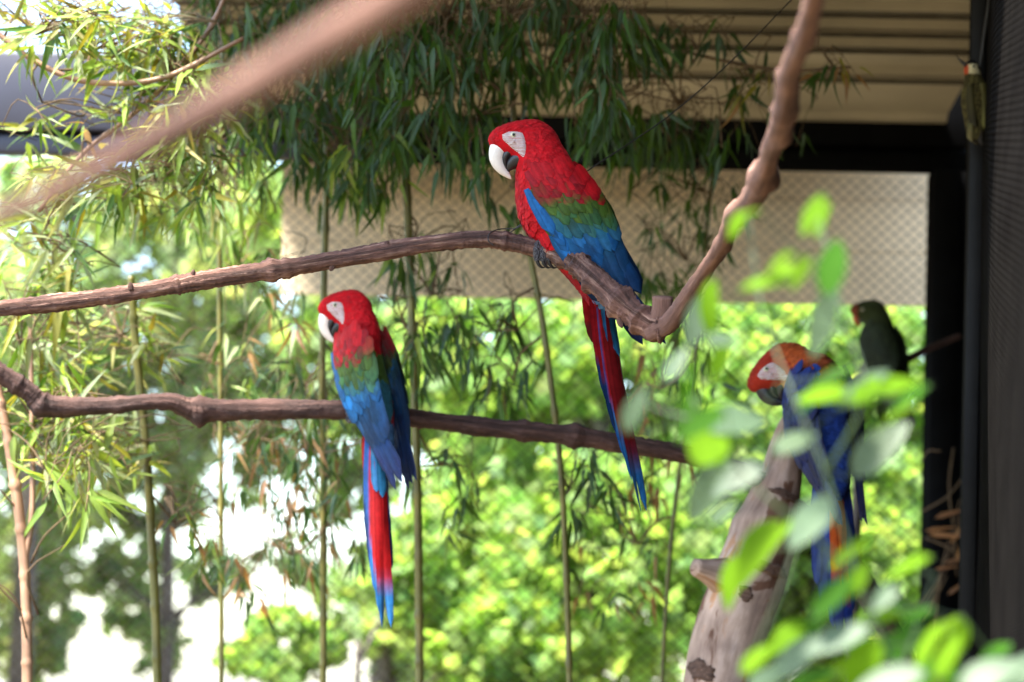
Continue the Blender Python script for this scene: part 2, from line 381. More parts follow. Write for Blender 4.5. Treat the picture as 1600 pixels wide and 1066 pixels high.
for i in range(ns):
    for j in range(nz_):
        s, z = Lw * i / (ns - 1), Hw * j / (nz_ - 1)
        q = np.array([wa[0], wa[1], 0]) + wd_ * s + wn * (.012 * math.sin(s * 2.1 + z) + .008 * math.sin(z * 3 + s)) * min(1, i / 4)
        V.append((q[0], q[1], z)); UV.append((z, s))
F = [[i * nz_ + j, (i + 1) * nz_ + j, (i + 1) * nz_ + j + 1, i * nz_ + j + 1] for i in range(ns - 1) for j in range(nz_ - 1)]
mb = MB(); mb.add(V, F, UV); o = mb.build("screen_panel", M['screen'], wl)
s_ = o.modifiers.new("solid", 'SOLIDIFY'); s_.thickness = .03; s_.offset = 0
# steel upright that carries the upper edge of the screen
q0 = P(1527, 100, 8.2); mb = MB(); q0 = np.array([wa[0], wa[1], 0]) + wd_ * 1.75
f0 = np.array([q0[0], q0[1], P(1527, 262, 8.2)[2]])
def obox(mb, c, ax, ln, th, z0, z1):
    ax = nrm(ax); b = np.array([ax[1], -ax[0], 0]); V = []
    for z in (z0, z1):
        for (i, j) in ((0, -1), (1, -1), (1, 1), (0, 1)): V.append(np.array([c[0], c[1], 0]) + ax * ln * i + b * th * j + np.array([0, 0, z]))
    mb.add(V, [[0, 3, 2, 1], [4, 5, 6, 7], [0, 1, 5, 4], [1, 2, 6, 5], [2, 3, 7, 6], [3, 0, 4, 7]])
M['upright'] = plain("dark_grey_upright", (.014, .0135, .013), .6, noise=.2, scale=8, matte=.01)
obox(mb, q0 - wn * .03, wd_, .35, .02, 0, 5.2)
bevel(mb.build("upright", M['upright'], wl), .004)

# ------------------------------------------------------------------ leaves
def leaf_template(name, L, W, curl, fold, mat, n=5, broad=False):
    V, F, UV = [], [], []
    for i in range(n + 1):
        t = i / n
        if broad: wd = W * (math.sin(math.pi * t ** .85) ** .8 if 0 < t < 1 else 0)
        else: wd = W * (1 - t) ** .75 * min(1, (t * 7) ** .6) * 1.25
        y = L * t; z = -curl * L * t * t
        V += [(-wd, y, z + fold * wd), (0, y, z), (wd, y, z + fold * wd)]; UV += [(0, t), (.5, t), (1, t)]
    for i in range(n):
        a = i * 3; F += [[a, a + 1, a + 4, a + 3], [a + 1, a + 2, a + 5, a + 4]]
    return make_mesh(name, V, F, mat, UV, None), np.array(V), F, np.array(UV)
LT = [leaf_template("bamboo_leaf", 1, wd, c, .35, M['leaf']) for (wd, c) in ((.064, .10), (.072, .22), (.08, .35), (.066, -.06))]
BT = [leaf_template("broad_leaf", 1, wd, c, .22, M['broad_leaf'], 8, True) for (wd, c) in ((.21, .15), (.25, .3), (.19, .05))]
BTP = [leaf_template("broad_leaf", 1, wd, c, .22, M['broad_pale'], 8, True) for (wd, c) in ((.21, .15), (.25, .3), (.19, .05))]
def frame_mat(pos, d, up, L):
    d = nrm(d); s = cross(d, up)
    if np.linalg.norm(s) < 1e-3: s = np.array([1., 0, 0])
    s = nrm(s); u = cross(s, d)
    m = np.eye(4); m[:3, 0] = s * L; m[:3, 1] = d * L; m[:3, 2] = u * L; m[:3, 3] = pos
    return m
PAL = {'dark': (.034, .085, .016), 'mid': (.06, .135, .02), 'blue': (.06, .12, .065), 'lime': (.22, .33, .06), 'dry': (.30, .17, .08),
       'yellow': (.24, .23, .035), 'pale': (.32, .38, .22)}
def jit(c, s=.25):
    c = np.array(c) * rng.uniform(1 - s, 1 + s) * rng.uniform(1 - s * .3, 1 + s * .3, 3); return c
class Plant:
    """bamboo: culm (with node rings) + side branches + leaves"""
    def __init__(s, label, culm, d, r, mat='culm', group=None, cat="bamboo", name="bamboo"):
        s.path = np.array([P(x, y, d + (dd[0] if dd else 0)) for (x, y, *dd) in culm])
        s.foot = s.path[0].copy(); s.d = d
        s.root = empty(name, (s.foot[0], s.foot[1], min(s.foot[2], 0 if s.foot[2] < 2 else s.foot[2])), label, cat, group)
        s.tw = MB(); s.leaves = []
        full = s.path
        if s.foot[2] < 2: full = np.vstack([[s.foot[0] + .02, s.foot[1], 0], full])
        L = np.sum(np.linalg.norm(np.diff(full, axis=0), axis=1)); n = max(30, int(L / .02))
        nodes = [(t, .0045 / L * 2.2, .34) for t in np.arange(.04, 1, .23 / L)]
        rr = np.full(len(full), r); rr[-1] *= .75
        V, F, UV = tube(full, rr, 8, n, .03, .3, nodes); mb = MB(); mb.add(V, F, UV); mb.build("culm", M[mat], s.root)
        s.cp = catmull(full, 80)
    def twig(s, a, b, r0, r1, sag=.1):
        mid = (a + b) / 2 + np.array([0, 0, sag * np.linalg.norm(b - a)]) + rng.normal(0, .02, 3)
        V, F, UV = tube([a, mid, b], [r0, (r0 + r1) / 2, r1], 5, 7); s.tw.add(V, F, UV)
    def spray(s, pos, dirn, n, L, pal, droop):
        dirn = nrm(dirn)
        for i in range(n):
            u = rng.normal(0, 1, 3); dd = nrm(dirn * .8 + u * .55 + np.array([0, 0, -droop]))
            p0 = pos + u * .012 - dirn * rng.uniform(0, .05)
            up = nrm(np.array([0, 0, 1.]) * .8 + rng.normal(0, .5, 3) + np.array([0, -.4, 0]))
            s.leaves.append((rng.integers(len(LT)), frame_mat(p0, dd, up, L * rng.uniform(.6, 1.2)), jit(PAL[pal[rng.integers(len(pal))]])))
    def region(s, cx, cy, rx, ry, dd, nspray, pal, droop=.8, L=.105, nl=(4, 7), hang=.1, r=.0028, lat=0.0):
        c = P(cx, cy, s.d + dd)
        k = np.argmin(np.linalg.norm(s.cp - (c + np.array([0, 0, .15])), axis=1))
        hub = c * .6 + s.cp[k] * .4
        s.twig(s.cp[k], hub, r * 1.3, r)
        nspray = int(nspray * (1.25 if cy < 340 else 1.6))
        for i in range(nspray):
            a = rng.uniform(0, 6.28); q = math.sqrt(rng.uniform(0, 1))
            pt = P(cx + rx * q * math.cos(a), cy + ry * q * math.sin(a), s.d + dd + rng.normal(0, .14))
            top = pt + np.array([rng.normal(0, .06) + lat * rng.choice([-1, 1, 1]), rng.normal(0, .05), (hang + rng.uniform(0, .08)) * (.25 if lat else 1)])
            if i % 3 == 0: s.twig(hub, top, r, r * .55)
            elif i: top = top * .6 + last * .4; s.twig(last, top, r * .6, r * .5)
            last = pt if i % 3 else top
            s.twig(top, pt, r * .5, r * .3, .15)
            s.spray(pt, nrm(pt - top), rng.integers(*nl), L, pal, droop)
    def done(s, cap=300):
        if s.tw.n: tag(s.tw.build("branches", M['twig'], s.root), kind="stuff")
        b = base_of(s.root); T = np.eye(4); T[:3, 3] = -b
        order = sorted(range(len(s.leaves)), key=lambda i: s.leaves[i][1][1, 3])
        for i in order[:cap]:
            k, m_, c = s.leaves[i]
            o = put("leaf", LT[k][0], s.root); o.matrix_basis = Matrix((T @ m_).tolist()); o.color = (*c, 1)
        if len(order) > cap:
            mb = MB()
            for i in order[cap:]:
                k, m_, c = s.leaves[i]; mb.add(LT[k][1] @ m_[:3, :3].T + m_[:3, 3], LT[k][2], LT[k][3], c)
            tag(mb.build("leaves", M['leaf_mass'], s.root), kind="stuff")
G = "bamboo along the wire mesh"
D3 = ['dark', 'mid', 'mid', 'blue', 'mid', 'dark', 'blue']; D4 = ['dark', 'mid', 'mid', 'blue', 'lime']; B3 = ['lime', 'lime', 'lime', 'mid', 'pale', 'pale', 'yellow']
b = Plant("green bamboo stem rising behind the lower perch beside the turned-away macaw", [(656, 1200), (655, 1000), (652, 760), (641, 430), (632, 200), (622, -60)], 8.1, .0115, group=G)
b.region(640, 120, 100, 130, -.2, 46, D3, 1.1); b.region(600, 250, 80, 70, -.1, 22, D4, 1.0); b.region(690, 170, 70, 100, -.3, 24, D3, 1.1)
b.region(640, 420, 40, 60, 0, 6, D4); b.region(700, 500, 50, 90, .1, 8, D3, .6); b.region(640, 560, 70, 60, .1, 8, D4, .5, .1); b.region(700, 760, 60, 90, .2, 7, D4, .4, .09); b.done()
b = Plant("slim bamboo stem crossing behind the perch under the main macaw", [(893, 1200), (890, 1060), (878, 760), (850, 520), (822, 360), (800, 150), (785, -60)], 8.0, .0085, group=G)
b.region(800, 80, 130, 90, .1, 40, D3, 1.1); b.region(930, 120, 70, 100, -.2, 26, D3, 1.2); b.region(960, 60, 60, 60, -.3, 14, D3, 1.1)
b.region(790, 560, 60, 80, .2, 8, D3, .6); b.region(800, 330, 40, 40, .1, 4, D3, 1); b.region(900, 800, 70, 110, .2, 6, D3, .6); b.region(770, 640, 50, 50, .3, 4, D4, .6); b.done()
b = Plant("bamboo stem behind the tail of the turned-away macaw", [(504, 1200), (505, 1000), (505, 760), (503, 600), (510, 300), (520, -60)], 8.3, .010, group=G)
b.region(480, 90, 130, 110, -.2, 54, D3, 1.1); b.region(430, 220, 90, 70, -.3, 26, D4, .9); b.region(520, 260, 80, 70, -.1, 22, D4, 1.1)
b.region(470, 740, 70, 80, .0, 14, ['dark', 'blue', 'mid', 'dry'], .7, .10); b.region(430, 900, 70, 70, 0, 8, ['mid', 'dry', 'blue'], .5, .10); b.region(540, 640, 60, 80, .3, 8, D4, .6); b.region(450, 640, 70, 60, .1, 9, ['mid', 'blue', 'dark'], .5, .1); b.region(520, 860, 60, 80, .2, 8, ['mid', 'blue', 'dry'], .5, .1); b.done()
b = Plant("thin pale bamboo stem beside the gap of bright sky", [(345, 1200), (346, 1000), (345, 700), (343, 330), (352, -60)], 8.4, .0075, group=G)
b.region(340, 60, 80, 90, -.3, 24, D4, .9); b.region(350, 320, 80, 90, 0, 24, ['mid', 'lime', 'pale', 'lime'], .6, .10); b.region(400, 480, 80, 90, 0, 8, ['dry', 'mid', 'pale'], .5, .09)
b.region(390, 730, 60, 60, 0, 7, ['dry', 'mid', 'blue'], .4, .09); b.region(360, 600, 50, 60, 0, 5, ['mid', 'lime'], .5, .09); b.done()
b = Plant("cut bamboo stem ending just above the upper perch", [(247, 1200), (244, 1000), (238, 860), (228, 700), (214, 560), (204, 432)], 7.9, .012, group=G)
b.region(180, 560, 90, 110, .1, 14, B3, .1, .12, lat=.1); b.region(160, 700, 70, 60, -.1, 10, B3, .0, .13, lat=.1); b.region(300, 850, 60, 60, .1, 7, ['mid', 'lime', 'dry'], .3, .09); b.done()
b = Plant("forked reddish tan bamboo stem with lime leaves", [(42, 1200), (42, 1000), (36, 860), (18, 720), (-4, 600)], 7.5, .014, 'culm_brown', group=G)
b.region(60, 520, 70, 110, .2, 16, B3, .1, .13, lat=.1); b.region(90, 690, 60, 80, .1, 14, B3, .1, .13, lat=.1); b.region(110, 760, 50, 60, -.1, 8, ['lime', 'lime', 'pale'], .1, .13)
V, F, UV = tube([P(38, 880, 7.5), P(50, 800, 7.5), P(50, 640, 7.55), P(46, 470, 7.6)], [.009, .008, .007, .005], 7, 24, .03)
mb = MB(); mb.add(V, F, UV); mb.build("fork", M['culm_brown'], b.root)
for (a1, a2) in (((40, 960), (-30, 870)), ((44, 1010), (-20, 900)), ((60, 960), (105, 850)), ((48, 880), (110, 800)), ((30, 800), (-30, 740))):
    b.twig(P(*a1, 7.5), P(*a2, 7.4), .0035, .0015)
b.done()
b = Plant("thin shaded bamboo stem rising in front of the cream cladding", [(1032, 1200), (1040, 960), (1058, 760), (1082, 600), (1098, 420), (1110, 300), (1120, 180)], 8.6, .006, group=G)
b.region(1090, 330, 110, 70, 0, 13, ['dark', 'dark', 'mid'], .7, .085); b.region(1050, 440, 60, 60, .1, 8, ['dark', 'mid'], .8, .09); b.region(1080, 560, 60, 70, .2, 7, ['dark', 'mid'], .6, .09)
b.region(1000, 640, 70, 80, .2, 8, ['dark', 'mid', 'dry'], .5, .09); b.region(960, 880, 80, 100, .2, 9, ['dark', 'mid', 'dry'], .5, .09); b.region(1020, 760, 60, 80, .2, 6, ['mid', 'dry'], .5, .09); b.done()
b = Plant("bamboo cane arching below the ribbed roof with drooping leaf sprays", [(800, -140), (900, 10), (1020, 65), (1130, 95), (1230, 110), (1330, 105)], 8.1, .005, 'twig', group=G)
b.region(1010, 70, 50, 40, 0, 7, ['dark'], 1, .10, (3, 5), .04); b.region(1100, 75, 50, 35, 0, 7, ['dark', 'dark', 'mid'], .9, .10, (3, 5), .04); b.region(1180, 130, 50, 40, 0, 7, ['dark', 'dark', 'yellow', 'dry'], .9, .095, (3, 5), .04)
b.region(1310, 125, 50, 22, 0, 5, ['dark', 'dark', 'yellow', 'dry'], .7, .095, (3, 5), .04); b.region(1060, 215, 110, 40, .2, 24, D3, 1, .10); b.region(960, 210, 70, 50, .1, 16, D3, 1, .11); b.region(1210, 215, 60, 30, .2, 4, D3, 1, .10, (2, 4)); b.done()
b = Plant("sunlit lime bamboo cane leaning across the left end of the beam", [(-60, -20), (0, 55), (85, 112), (160, 130), (260, 120), (380, 60)], 7.3, .007, 'culm_brown', group=G)
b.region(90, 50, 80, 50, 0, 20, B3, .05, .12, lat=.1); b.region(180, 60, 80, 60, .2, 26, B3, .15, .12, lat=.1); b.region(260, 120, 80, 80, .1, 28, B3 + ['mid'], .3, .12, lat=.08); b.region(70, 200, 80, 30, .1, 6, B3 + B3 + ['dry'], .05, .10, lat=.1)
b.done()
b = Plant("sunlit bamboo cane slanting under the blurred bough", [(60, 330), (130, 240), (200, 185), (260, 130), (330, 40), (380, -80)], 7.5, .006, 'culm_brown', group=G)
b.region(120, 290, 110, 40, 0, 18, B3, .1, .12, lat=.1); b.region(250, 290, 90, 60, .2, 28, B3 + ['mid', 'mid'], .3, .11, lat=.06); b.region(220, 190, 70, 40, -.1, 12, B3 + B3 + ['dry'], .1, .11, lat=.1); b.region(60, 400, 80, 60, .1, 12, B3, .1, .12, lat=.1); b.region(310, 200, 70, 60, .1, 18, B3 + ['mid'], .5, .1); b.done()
b = Plant("densely leaved bamboo cane hanging from the roof edge above the main macaw", [(700, -160), (690, 0), (730, 90), (790, 150)], 7.8, .006, 'twig', group=G)
b.region(700, 60, 110, 80, -.1, 34, D3, 1.2); b.region(560, 50, 100, 70, 0, 26, D3, 1.1); b.region(860, 60, 90, 70, 0, 26, D3, 1.2); b.region(740, 220, 40, 60, 0, 10, D3, 1.2); b.done()

# ------------------------------------------------------------------ trees and shrubs beyond the mesh
def far_tree(name, label, base, top, d, blobs, nleaf, size, pal, r=.07, group=None, cat="tree", trunk=True, bend=()):
    foot = P(*base, d); foot = np.array([foot[0], d, 0.0])
    root = empty(name, foot, label, cat, group)
    tp = P(*top, d); pts = [foot] + [P(*q, d) for q in bend] + [tp]
    mb = MB(); V, F, UV = tube(pts, np.linspace(r, r * .45, len(pts)), 8, 30, .08, .3); mb.add(V, F, UV)
    path = catmull(np.array(pts), 30)
    for (bx, by, dd, br_, bz) in blobs:
        c = P(bx, by, d + dd); k = np.argmin(np.linalg.norm(path - (c - np.array([0, 0, .4])), axis=1))
        V, F, UV = tube([path[k], path[k] * .4 + c * .6 + np.array([0, 0, .05]), c], [r * .4, r * .25, r * .1], 5, 10, .05); mb.add(V, F, UV)
    mb.build("trunk", M['trunk'], root)
    mb = MB(); tot = sum(q[3] * q[4] for q in blobs)
    q4 = np.array([(-.5, 0, 0), (0, .35, .06), (.5, 0, 0), (0, -.35, .06)]); tri = [[0, 1, 2, 3]]
    for (bx, by, dd, rx, rz) in blobs:
        nn = int(nleaf * rx * rz / tot); sc = mpp(d + dd); ncl = max(3, nn // 14)
        cen = []
        for i in range(ncl):
            v = rng.normal(0, 1, 3); v = v / np.linalg.norm(v) * rng.uniform(.25, 1) ** .5
            cen.append(P(bx, by, d + dd) + v * [rx * sc, min(rx * sc, 1.2), rz * sc])
        for i in range(nn):
            cc = cen[rng.integers(ncl)] + rng.normal(0, .5, 3) * min(rx, rz) * sc * .32
            a_ = nrm(rng.normal(0, 1, 3)); b2 = nrm(cross(a_, rng.normal(0, 1, 3))); Q = np.array([a_, b2, cross(a_, b2)])
            mb.add((q4 * size * rng.uniform(.6, 1.4)) @ Q.T + cc, tri, [(0, .5), (.5, 1), (1, .5), (.5, 0)], jit(pal[rng.integers(len(pal))], .3))
    o = mb.build("crown", M['far_leaf'], root, smooth=False); tag(o, kind="stuff")
YG = [(.16, .27, .03), (.12, .23, .025), (.20, .30, .04), (.09, .19, .03)]
GG = [(.10, .17, .06), (.13, .21, .09), (.08, .14, .06), (.16, .24, .10)]
GP = [(.27, .38, .23), (.34, .45, .30), (.22, .33, .19), (.38, .47, .32)]  # leaf tones lightened to stand in for a pale veil of flare
YB = [(.28, .44, .14), (.24, .40, .13), (.34, .47, .20), (.21, .36, .15)]
far_tree("leafy_tree", "bright yellow-green leafy tree filling the view beyond the mesh under the cladding", (930, 1060), (930, 560), 14, [(800, 560, 0, 190, 110), (1000, 600, .5, 190, 140), (760, 880, .2, 160, 170), (950, 900, -.3, 200, 190), (1120, 760, .6, 170, 170), (900, 740, 1.0, 220, 160)], 15000, .105, YB)
far_tree("leafy_tree", "yellow-green leafy tree behind the pale leaning stump", (1280, 1060), (1280, 600), 15, [(1200, 560, 0, 170, 120), (1390, 600, .2, 140, 160), (1200, 860, .3, 180, 200), (1400, 900, -.2, 130, 190), (1300, 1000, .4, 200, 120), (1300, 740, .9, 220, 150)], 13500, .105, YB)
far_tree("leafy_tree", "grey-green tree with dark slanting trunk behind the sunlit bamboo", (20, 1060), (120, 330), 17, [(60, 480, 0, 130, 130), (20, 800, .5, 110, 250), (250, 420, .6, 150, 90), (120, 290, .5, 190, 70), (30, 620, .4, 140, 140), (130, 560, .6, 90, 80), (60, 980, .6, 60, 120)], 4600, .13, GP, .08, bend=((60, 520), (90, 420)))
far_tree("leafy_tree", "grey-green tree with upright trunk against the white sky", (262, 1060), (268, 640), 18, [(260, 620, 0, 130, 130), (400, 560, .5, 120, 110), (200, 900, .3, 60, 110), (340, 330, 0, 200, 90), (170, 640, 0, 80, 90), (420, 640, .4, 90, 60), (330, 480, .6, 110, 60), (300, 700, .4, 60, 50), (240, 1010, .2, 60, 50), (130, 760, .4, 80, 50), (260, 780, .3, 90, 60), (420, 740, .5, 60, 60), (330, 900, .6, 50, 60), (450, 880, .2, 60, 40), (90, 860, .2, 50, 70)], 5600, .13, GP, .06, bend=((262, 850),))
far_tree("leafy_tree", "mid-green tree behind the turned-away macaw", (600, 1060), (600, 560), 16, [(560, 560, 0, 110, 120), (680, 600, .3, 90, 110), (600, 930, .4, 110, 70), (700, 980, 0, 130, 120), (500, 330, .3, 150, 110), (640, 420, .2, 140, 70), (560, 760, .4, 60, 70)], 6000, .13, YB[:3] + GP[:2], .09)
far_tree("leafy_shrub", "low lime shrub glowing below the tail of the turned-away macaw", (560, 1060), (560, 1000), 13, [(440, 1010, 0, 90, 60), (640, 900, .3, 70, 80), (760, 1020, .3, 120, 90)], 2200, .10, YB, .03, cat="shrub")

far_tree("leafy_tree", "leafy tree standing outside behind the black screen wall", (2050, 1060), (2050, 560), 15, [(1800, 600, 0, 200, 220), (2100, 600, .3, 230, 240), (1850, 900, .3, 220, 200), (2200, 900, 0, 220, 200), (2500, 700, .5, 240, 300)], 5000, .14, YB)
far_tree("leafy_tree", "leafy tree standing outside beyond the forked tan bamboo", (-380, 1060), (-380, 500), 16, [(-150, 480, 0, 170, 200), (-420, 560, .3, 240, 260), (-250, 860, .3, 220, 220), (-650, 760, 0, 220, 280)], 4500, .14, GP)
# ------------------------------------------------------------------ perches
def px_path(pts): return np.array([P(*q) for q in pts])
up = empty("perch_branch", P(855, 400, 6.4), "long twisted woody perch the sharp red macaw grips, bending up into a thin vine", "branch")
pp = [(-120, 492, 6.25), (0, 482, 6.28), (130, 468, 6.3), (250, 450, 6.32), (322, 437, 6.33), (440, 420, 6.35), (560, 400, 6.37), (680, 380, 6.38), (760, 374, 6.39), (830, 386, 6.39), (890, 407, 6.36), (925, 432, 6.31), (975, 478, 6.25), (1018, 510, 6.21), (1040, 512, 6.2)]
rp = np.array([12, 12, 13, 13, 15, 13, 13, 13, 14, 14, 17, 19, 20, 19, 15]) * .00142
V, F, UV = tube(px_path(pp), rp, 18, 420, .09, 1.0, [(.348, .006, .5), (.362, .004, .3), (.24, .004, .2), (.60, .004, .2), (.795, .006, .5, 1.2), (.85, .010, .35), (.90, .006, .3), (.93, .006, .35, 3.), (.965, .008, .3), (.12, .012, .10), (.17, .006, .18, 1.), (.45, .02, .10), (.52, .004, .22, 2.), (.70, .006, .2, 1.4), (.745, .005, .2)], ridge=.075, grain=.05)
mb = MB(); mb.add(V, F, UV); mb.build("limb", M['perch'], up)
V, F, UV = tube(px_path([(1022, 512, 6.21), (1034, 490, 6.2), (1036, 464, 6.19)]), np.array([15, 17, 16]) * .0014, 14, 16, .09, ridge=.03); mb = MB(); mb.add(V, F, UV); mb.build("cut_stub", M['vine'], up)
V, F, UV = tube(px_path([(1015, 520, 6.21), (1050, 500, 6.17), (1085, 448, 6.05), (1130, 380, 5.8), (1145, 345, 5.6), (1185, 295, 5.3), (1205, 235, 5.0), (1225, 180, 4.75), (1235, 110, 4.5), (1262, 40, 4.25), (1285, -60, 4.0)]),
                np.array([17, 15, 13, 13, 14, 19, 17, 19, 18, 17, 17]) * np.array([6.28, 6.2, 6.05, 5.8, 5.6, 5.3, 5, 4.75, 4.5, 4.25, 4.0]) / FPX, 14, 160, .08, 1.0, [(.42, .02, .35), (.47, .008, .25, 4.), (.53, .012, .5), (.58, .01, -.15), (.65, .015, .5, 2.), (.71, .01, .2), (.78, .012, .3, 5.), (.3, .012, .25), (.2, .01, .2, 1.), (.88, .014, .25)], ridge=.05, grain=.03)
mb = MB(); mb.add(V, F, UV); mb.build("rising_limb", M['vine'], up)
for (x, y, d, dx, dy, L_) in ((300, 436, 6.32, 3, -14, 1), (205, 452, 6.3, -2, -10, 1), (602, 386, 6.37, 5, -9, 1), (905, 398, 6.35, 6, -12, 1.2), (968, 500, 6.24, 4, 12, 1), (520, 414, 6.36, -4, 9, 1)):
    V, F, UV = tube(px_path([(x, y, d), (x + dx * .6, y + dy * .7, d - .005), (x + dx, y + dy, d - .008)]), np.array([6, 4, 1.6]) * .00142 * L_, 8, 8, .1, grain=.06); mb = MB(); mb.add(V, F, UV); mb.build("snag", M['perch'], up)
lw = empty("perch_branch", P(580, 650, 7.35), "dark knobbly lower perch under the turned-away macaw", "branch")
pl = [(-90, 520, 7.2), (0, 583, 7.25), (45, 612, 7.27), (75, 634, 7.28), (170, 634, 7.3), (260, 627, 7.3), (310, 640, 7.32), (420, 640, 7.33), (540, 641, 7.35), (640, 652, 7.37), (760, 668, 7.4), (885, 680, 7.42), (980, 694, 7.45), (1085, 714, 7.5), (1180, 746, 7.6), (1240, 790, 7.7), (1320, 875, 7.75), (1370, 950, 7.75), (1430, 1060, 7.75), (1470, 1160, 7.75)]
rl = np.array([14, 15, 15, 17, 13, 13, 17, 15, 15, 14, 14, 15, 14, 14, 14, 15, 20, 20, 18, 18]) * .00165
V, F, UV = tube(px_path(pl), rl, 16, 460, .06, 1.0, [(.148, .008, .3), (.318, .005, .45, 1.5), (.316, .009, .3), (.585, .005, .4), (.55, .004, .2), (.22, .004, .2), (.43, .004, .15), (.08, .006, .2), (.26, .006, .2, 2.), (.37, .008, .12), (.48, .006, .2, 1.), (.52, .01, .12), (.62, .006, .2, 1.6)], ridge=.06, grain=.045)
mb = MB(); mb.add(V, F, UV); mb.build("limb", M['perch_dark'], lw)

# out-of-focus bough close to the visitors
fb = empty("vine_bough", P(330, 180, 2.3), "reddish bough running diagonally high above the upper perch, thoroughly out of focus", "branch")
V, F, UV = tube(px_path([(-160, 420, 2.4), (0, 338, 2.3), (150, 265, 2.2), (330, 168, 2.1), (480, 78, 2.05), (640, -15, 2.0), (760, -90, 1.95)]), np.array([16, 19, 23, 28, 30, 30, 30]) * .00047, 14, 120, .05, 1.0, ridge=.02)
mb = MB(); mb.add(V, F, UV); mb.build("limb", M['vine'], fb)

# ---- pale leaning stump
st = empty("tree_stump", (P(1125, 1066, 7.55)[0], 7.55, 0), "pale leaning tree stump with flaking brown bark under the blue macaw", "stump")
ts = [(1118, 1500, 7.5), (1120, 1200, 7.52), (1122, 1066, 7.55), (1150, 960, 7.58), (1183, 868, 7.6), (1203, 800, 7.62), (1222, 735, 7.64), (1236, 670, 7.66), (1246, 640, 7.68)]
sp_ = np.vstack([[[P(1116, 1500, 7.5)[0], 7.5, 0]], px_path(ts)])
rs = np.array([66, 62, 58, 54, 58, 55, 44, 32, 21, 10]) * 7.6 / FPX
V, F, UV, tp, tr_, tf = tube(sp_, rs, 28, 160, .045, .6, [(.62, .03, .12)], ridge=.012, fr=True)
mb = MB(); mb.add(V, F, UV); mb.build("trunk", M['stump'], st)
k0 = P(1140, 905, 7.55); V, F, UV = tube([k0, P(1108, 893, 7.5), P(1086, 886, 7.47)], np.array([36, 20, 13]) * .0017, 14, 14, .09); mb = MB(); mb.add(V, F, UV); mb.build("knot", M['stump'], st)
def bark_patch(px, py, wpx, hpx, mat, lift=1.035, name="bark_patch", seed=0):
    tgt = P(px, py, 7.5); k = int(np.argmin(np.linalg.norm(tp - tgt, axis=1)))
    N, B = tf[k]; dv = tgt - tp[k]; side = P(px + 10, py, 7.5) - tgt
    # angle of the point of the surface seen at that pixel
    ang = np.linspace(0, 6.283, 180); cand = tp[k] + tr_[k] * (np.cos(ang)[:, None] * N + np.sin(ang)[:, None] * B)
    rel = cand - CAM; ppx = 800 + FPX * (rel @ c_r) / (rel @ c_f); front = rel @ c_f < (tp[k] - CAM) @ c_f
    cost = np.abs(ppx - px) + 1e4 * (~front); a0 = ang[np.argmin(cost)]
    seg = np.linalg.norm(tp[1] - tp[0]); nr, na = 5, 40; V, F, UV = [], [], []
    for i in range(nr + 1):
        for j in range(na):
            q = 2 * math.pi * j / na; e = i / nr * (1 + .22 * math.sin(2 * q + seed) + .12 * math.sin(5 * q + 2 * seed) + .07 * math.sin(11 * q) + .06 * math.sin(17 * q + seed))
            a = a0 + 1.5 * e * math.cos(q) * wpx * .0017 / tr_[k]; kk = k + e * math.sin(q) * hpx * .0017 / seg
            kk = min(max(kk, 0), len(tp) - 1.001); ki = int(kk); f = kk - ki
            c = tp[ki] * (1 - f) + tp[ki + 1] * f; r = tr_[ki] * (1 - f) + tr_[ki + 1] * f
            r *= (1.05 + .045 * wob(np.array([a]), kk * seg, .6)[0]); r *= lift if i < nr else .985
            V.append(c + r * (math.cos(a) * tf[ki][0] + math.sin(a) * tf[ki][1])); UV.append((a / 6.28, kk * seg))
    F = [[i * na + j, i * na + (j + 1) % na, (i + 1) * na + (j + 1) % na, (i + 1) * na + j] for i in range(nr) for j in range(na)] + [[j for j in range(na)]]
    mb = MB(); mb.add(V, F, UV); mb.build(name, mat, st)
bark_patch(1205, 890, 20, 55, M['patch'], 1.05, seed=1); bark_patch(1232, 765, 18, 60, M['patch'], 1.06, seed=2); bark_patch(1095, 1050, 16, 60, M['patch'], 1.04, seed=3); bark_patch(1165, 930, 9, 50, M['patch'], 1.03, seed=4)


# thin branch that carries the green parrot
gb = empty("thin_branch", P(1400, 575, 9.4), "thin grey branch carrying the small green parrot", "branch")
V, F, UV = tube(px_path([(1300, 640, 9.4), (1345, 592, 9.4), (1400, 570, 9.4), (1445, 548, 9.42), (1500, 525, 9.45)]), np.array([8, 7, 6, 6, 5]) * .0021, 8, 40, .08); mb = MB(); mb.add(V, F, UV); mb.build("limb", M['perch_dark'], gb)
V, F, UV = tube(px_path([(1330, 1100, 9.0), (1335, 900, 9.1), (1340, 760, 9.2), (1345, 592, 9.4)]), np.array([9, 8, 7, 6]) * .0021, 8, 40, .08); mb = MB(); mb.add(V, F, UV); mb.build("stem", M['trunk'], gb)

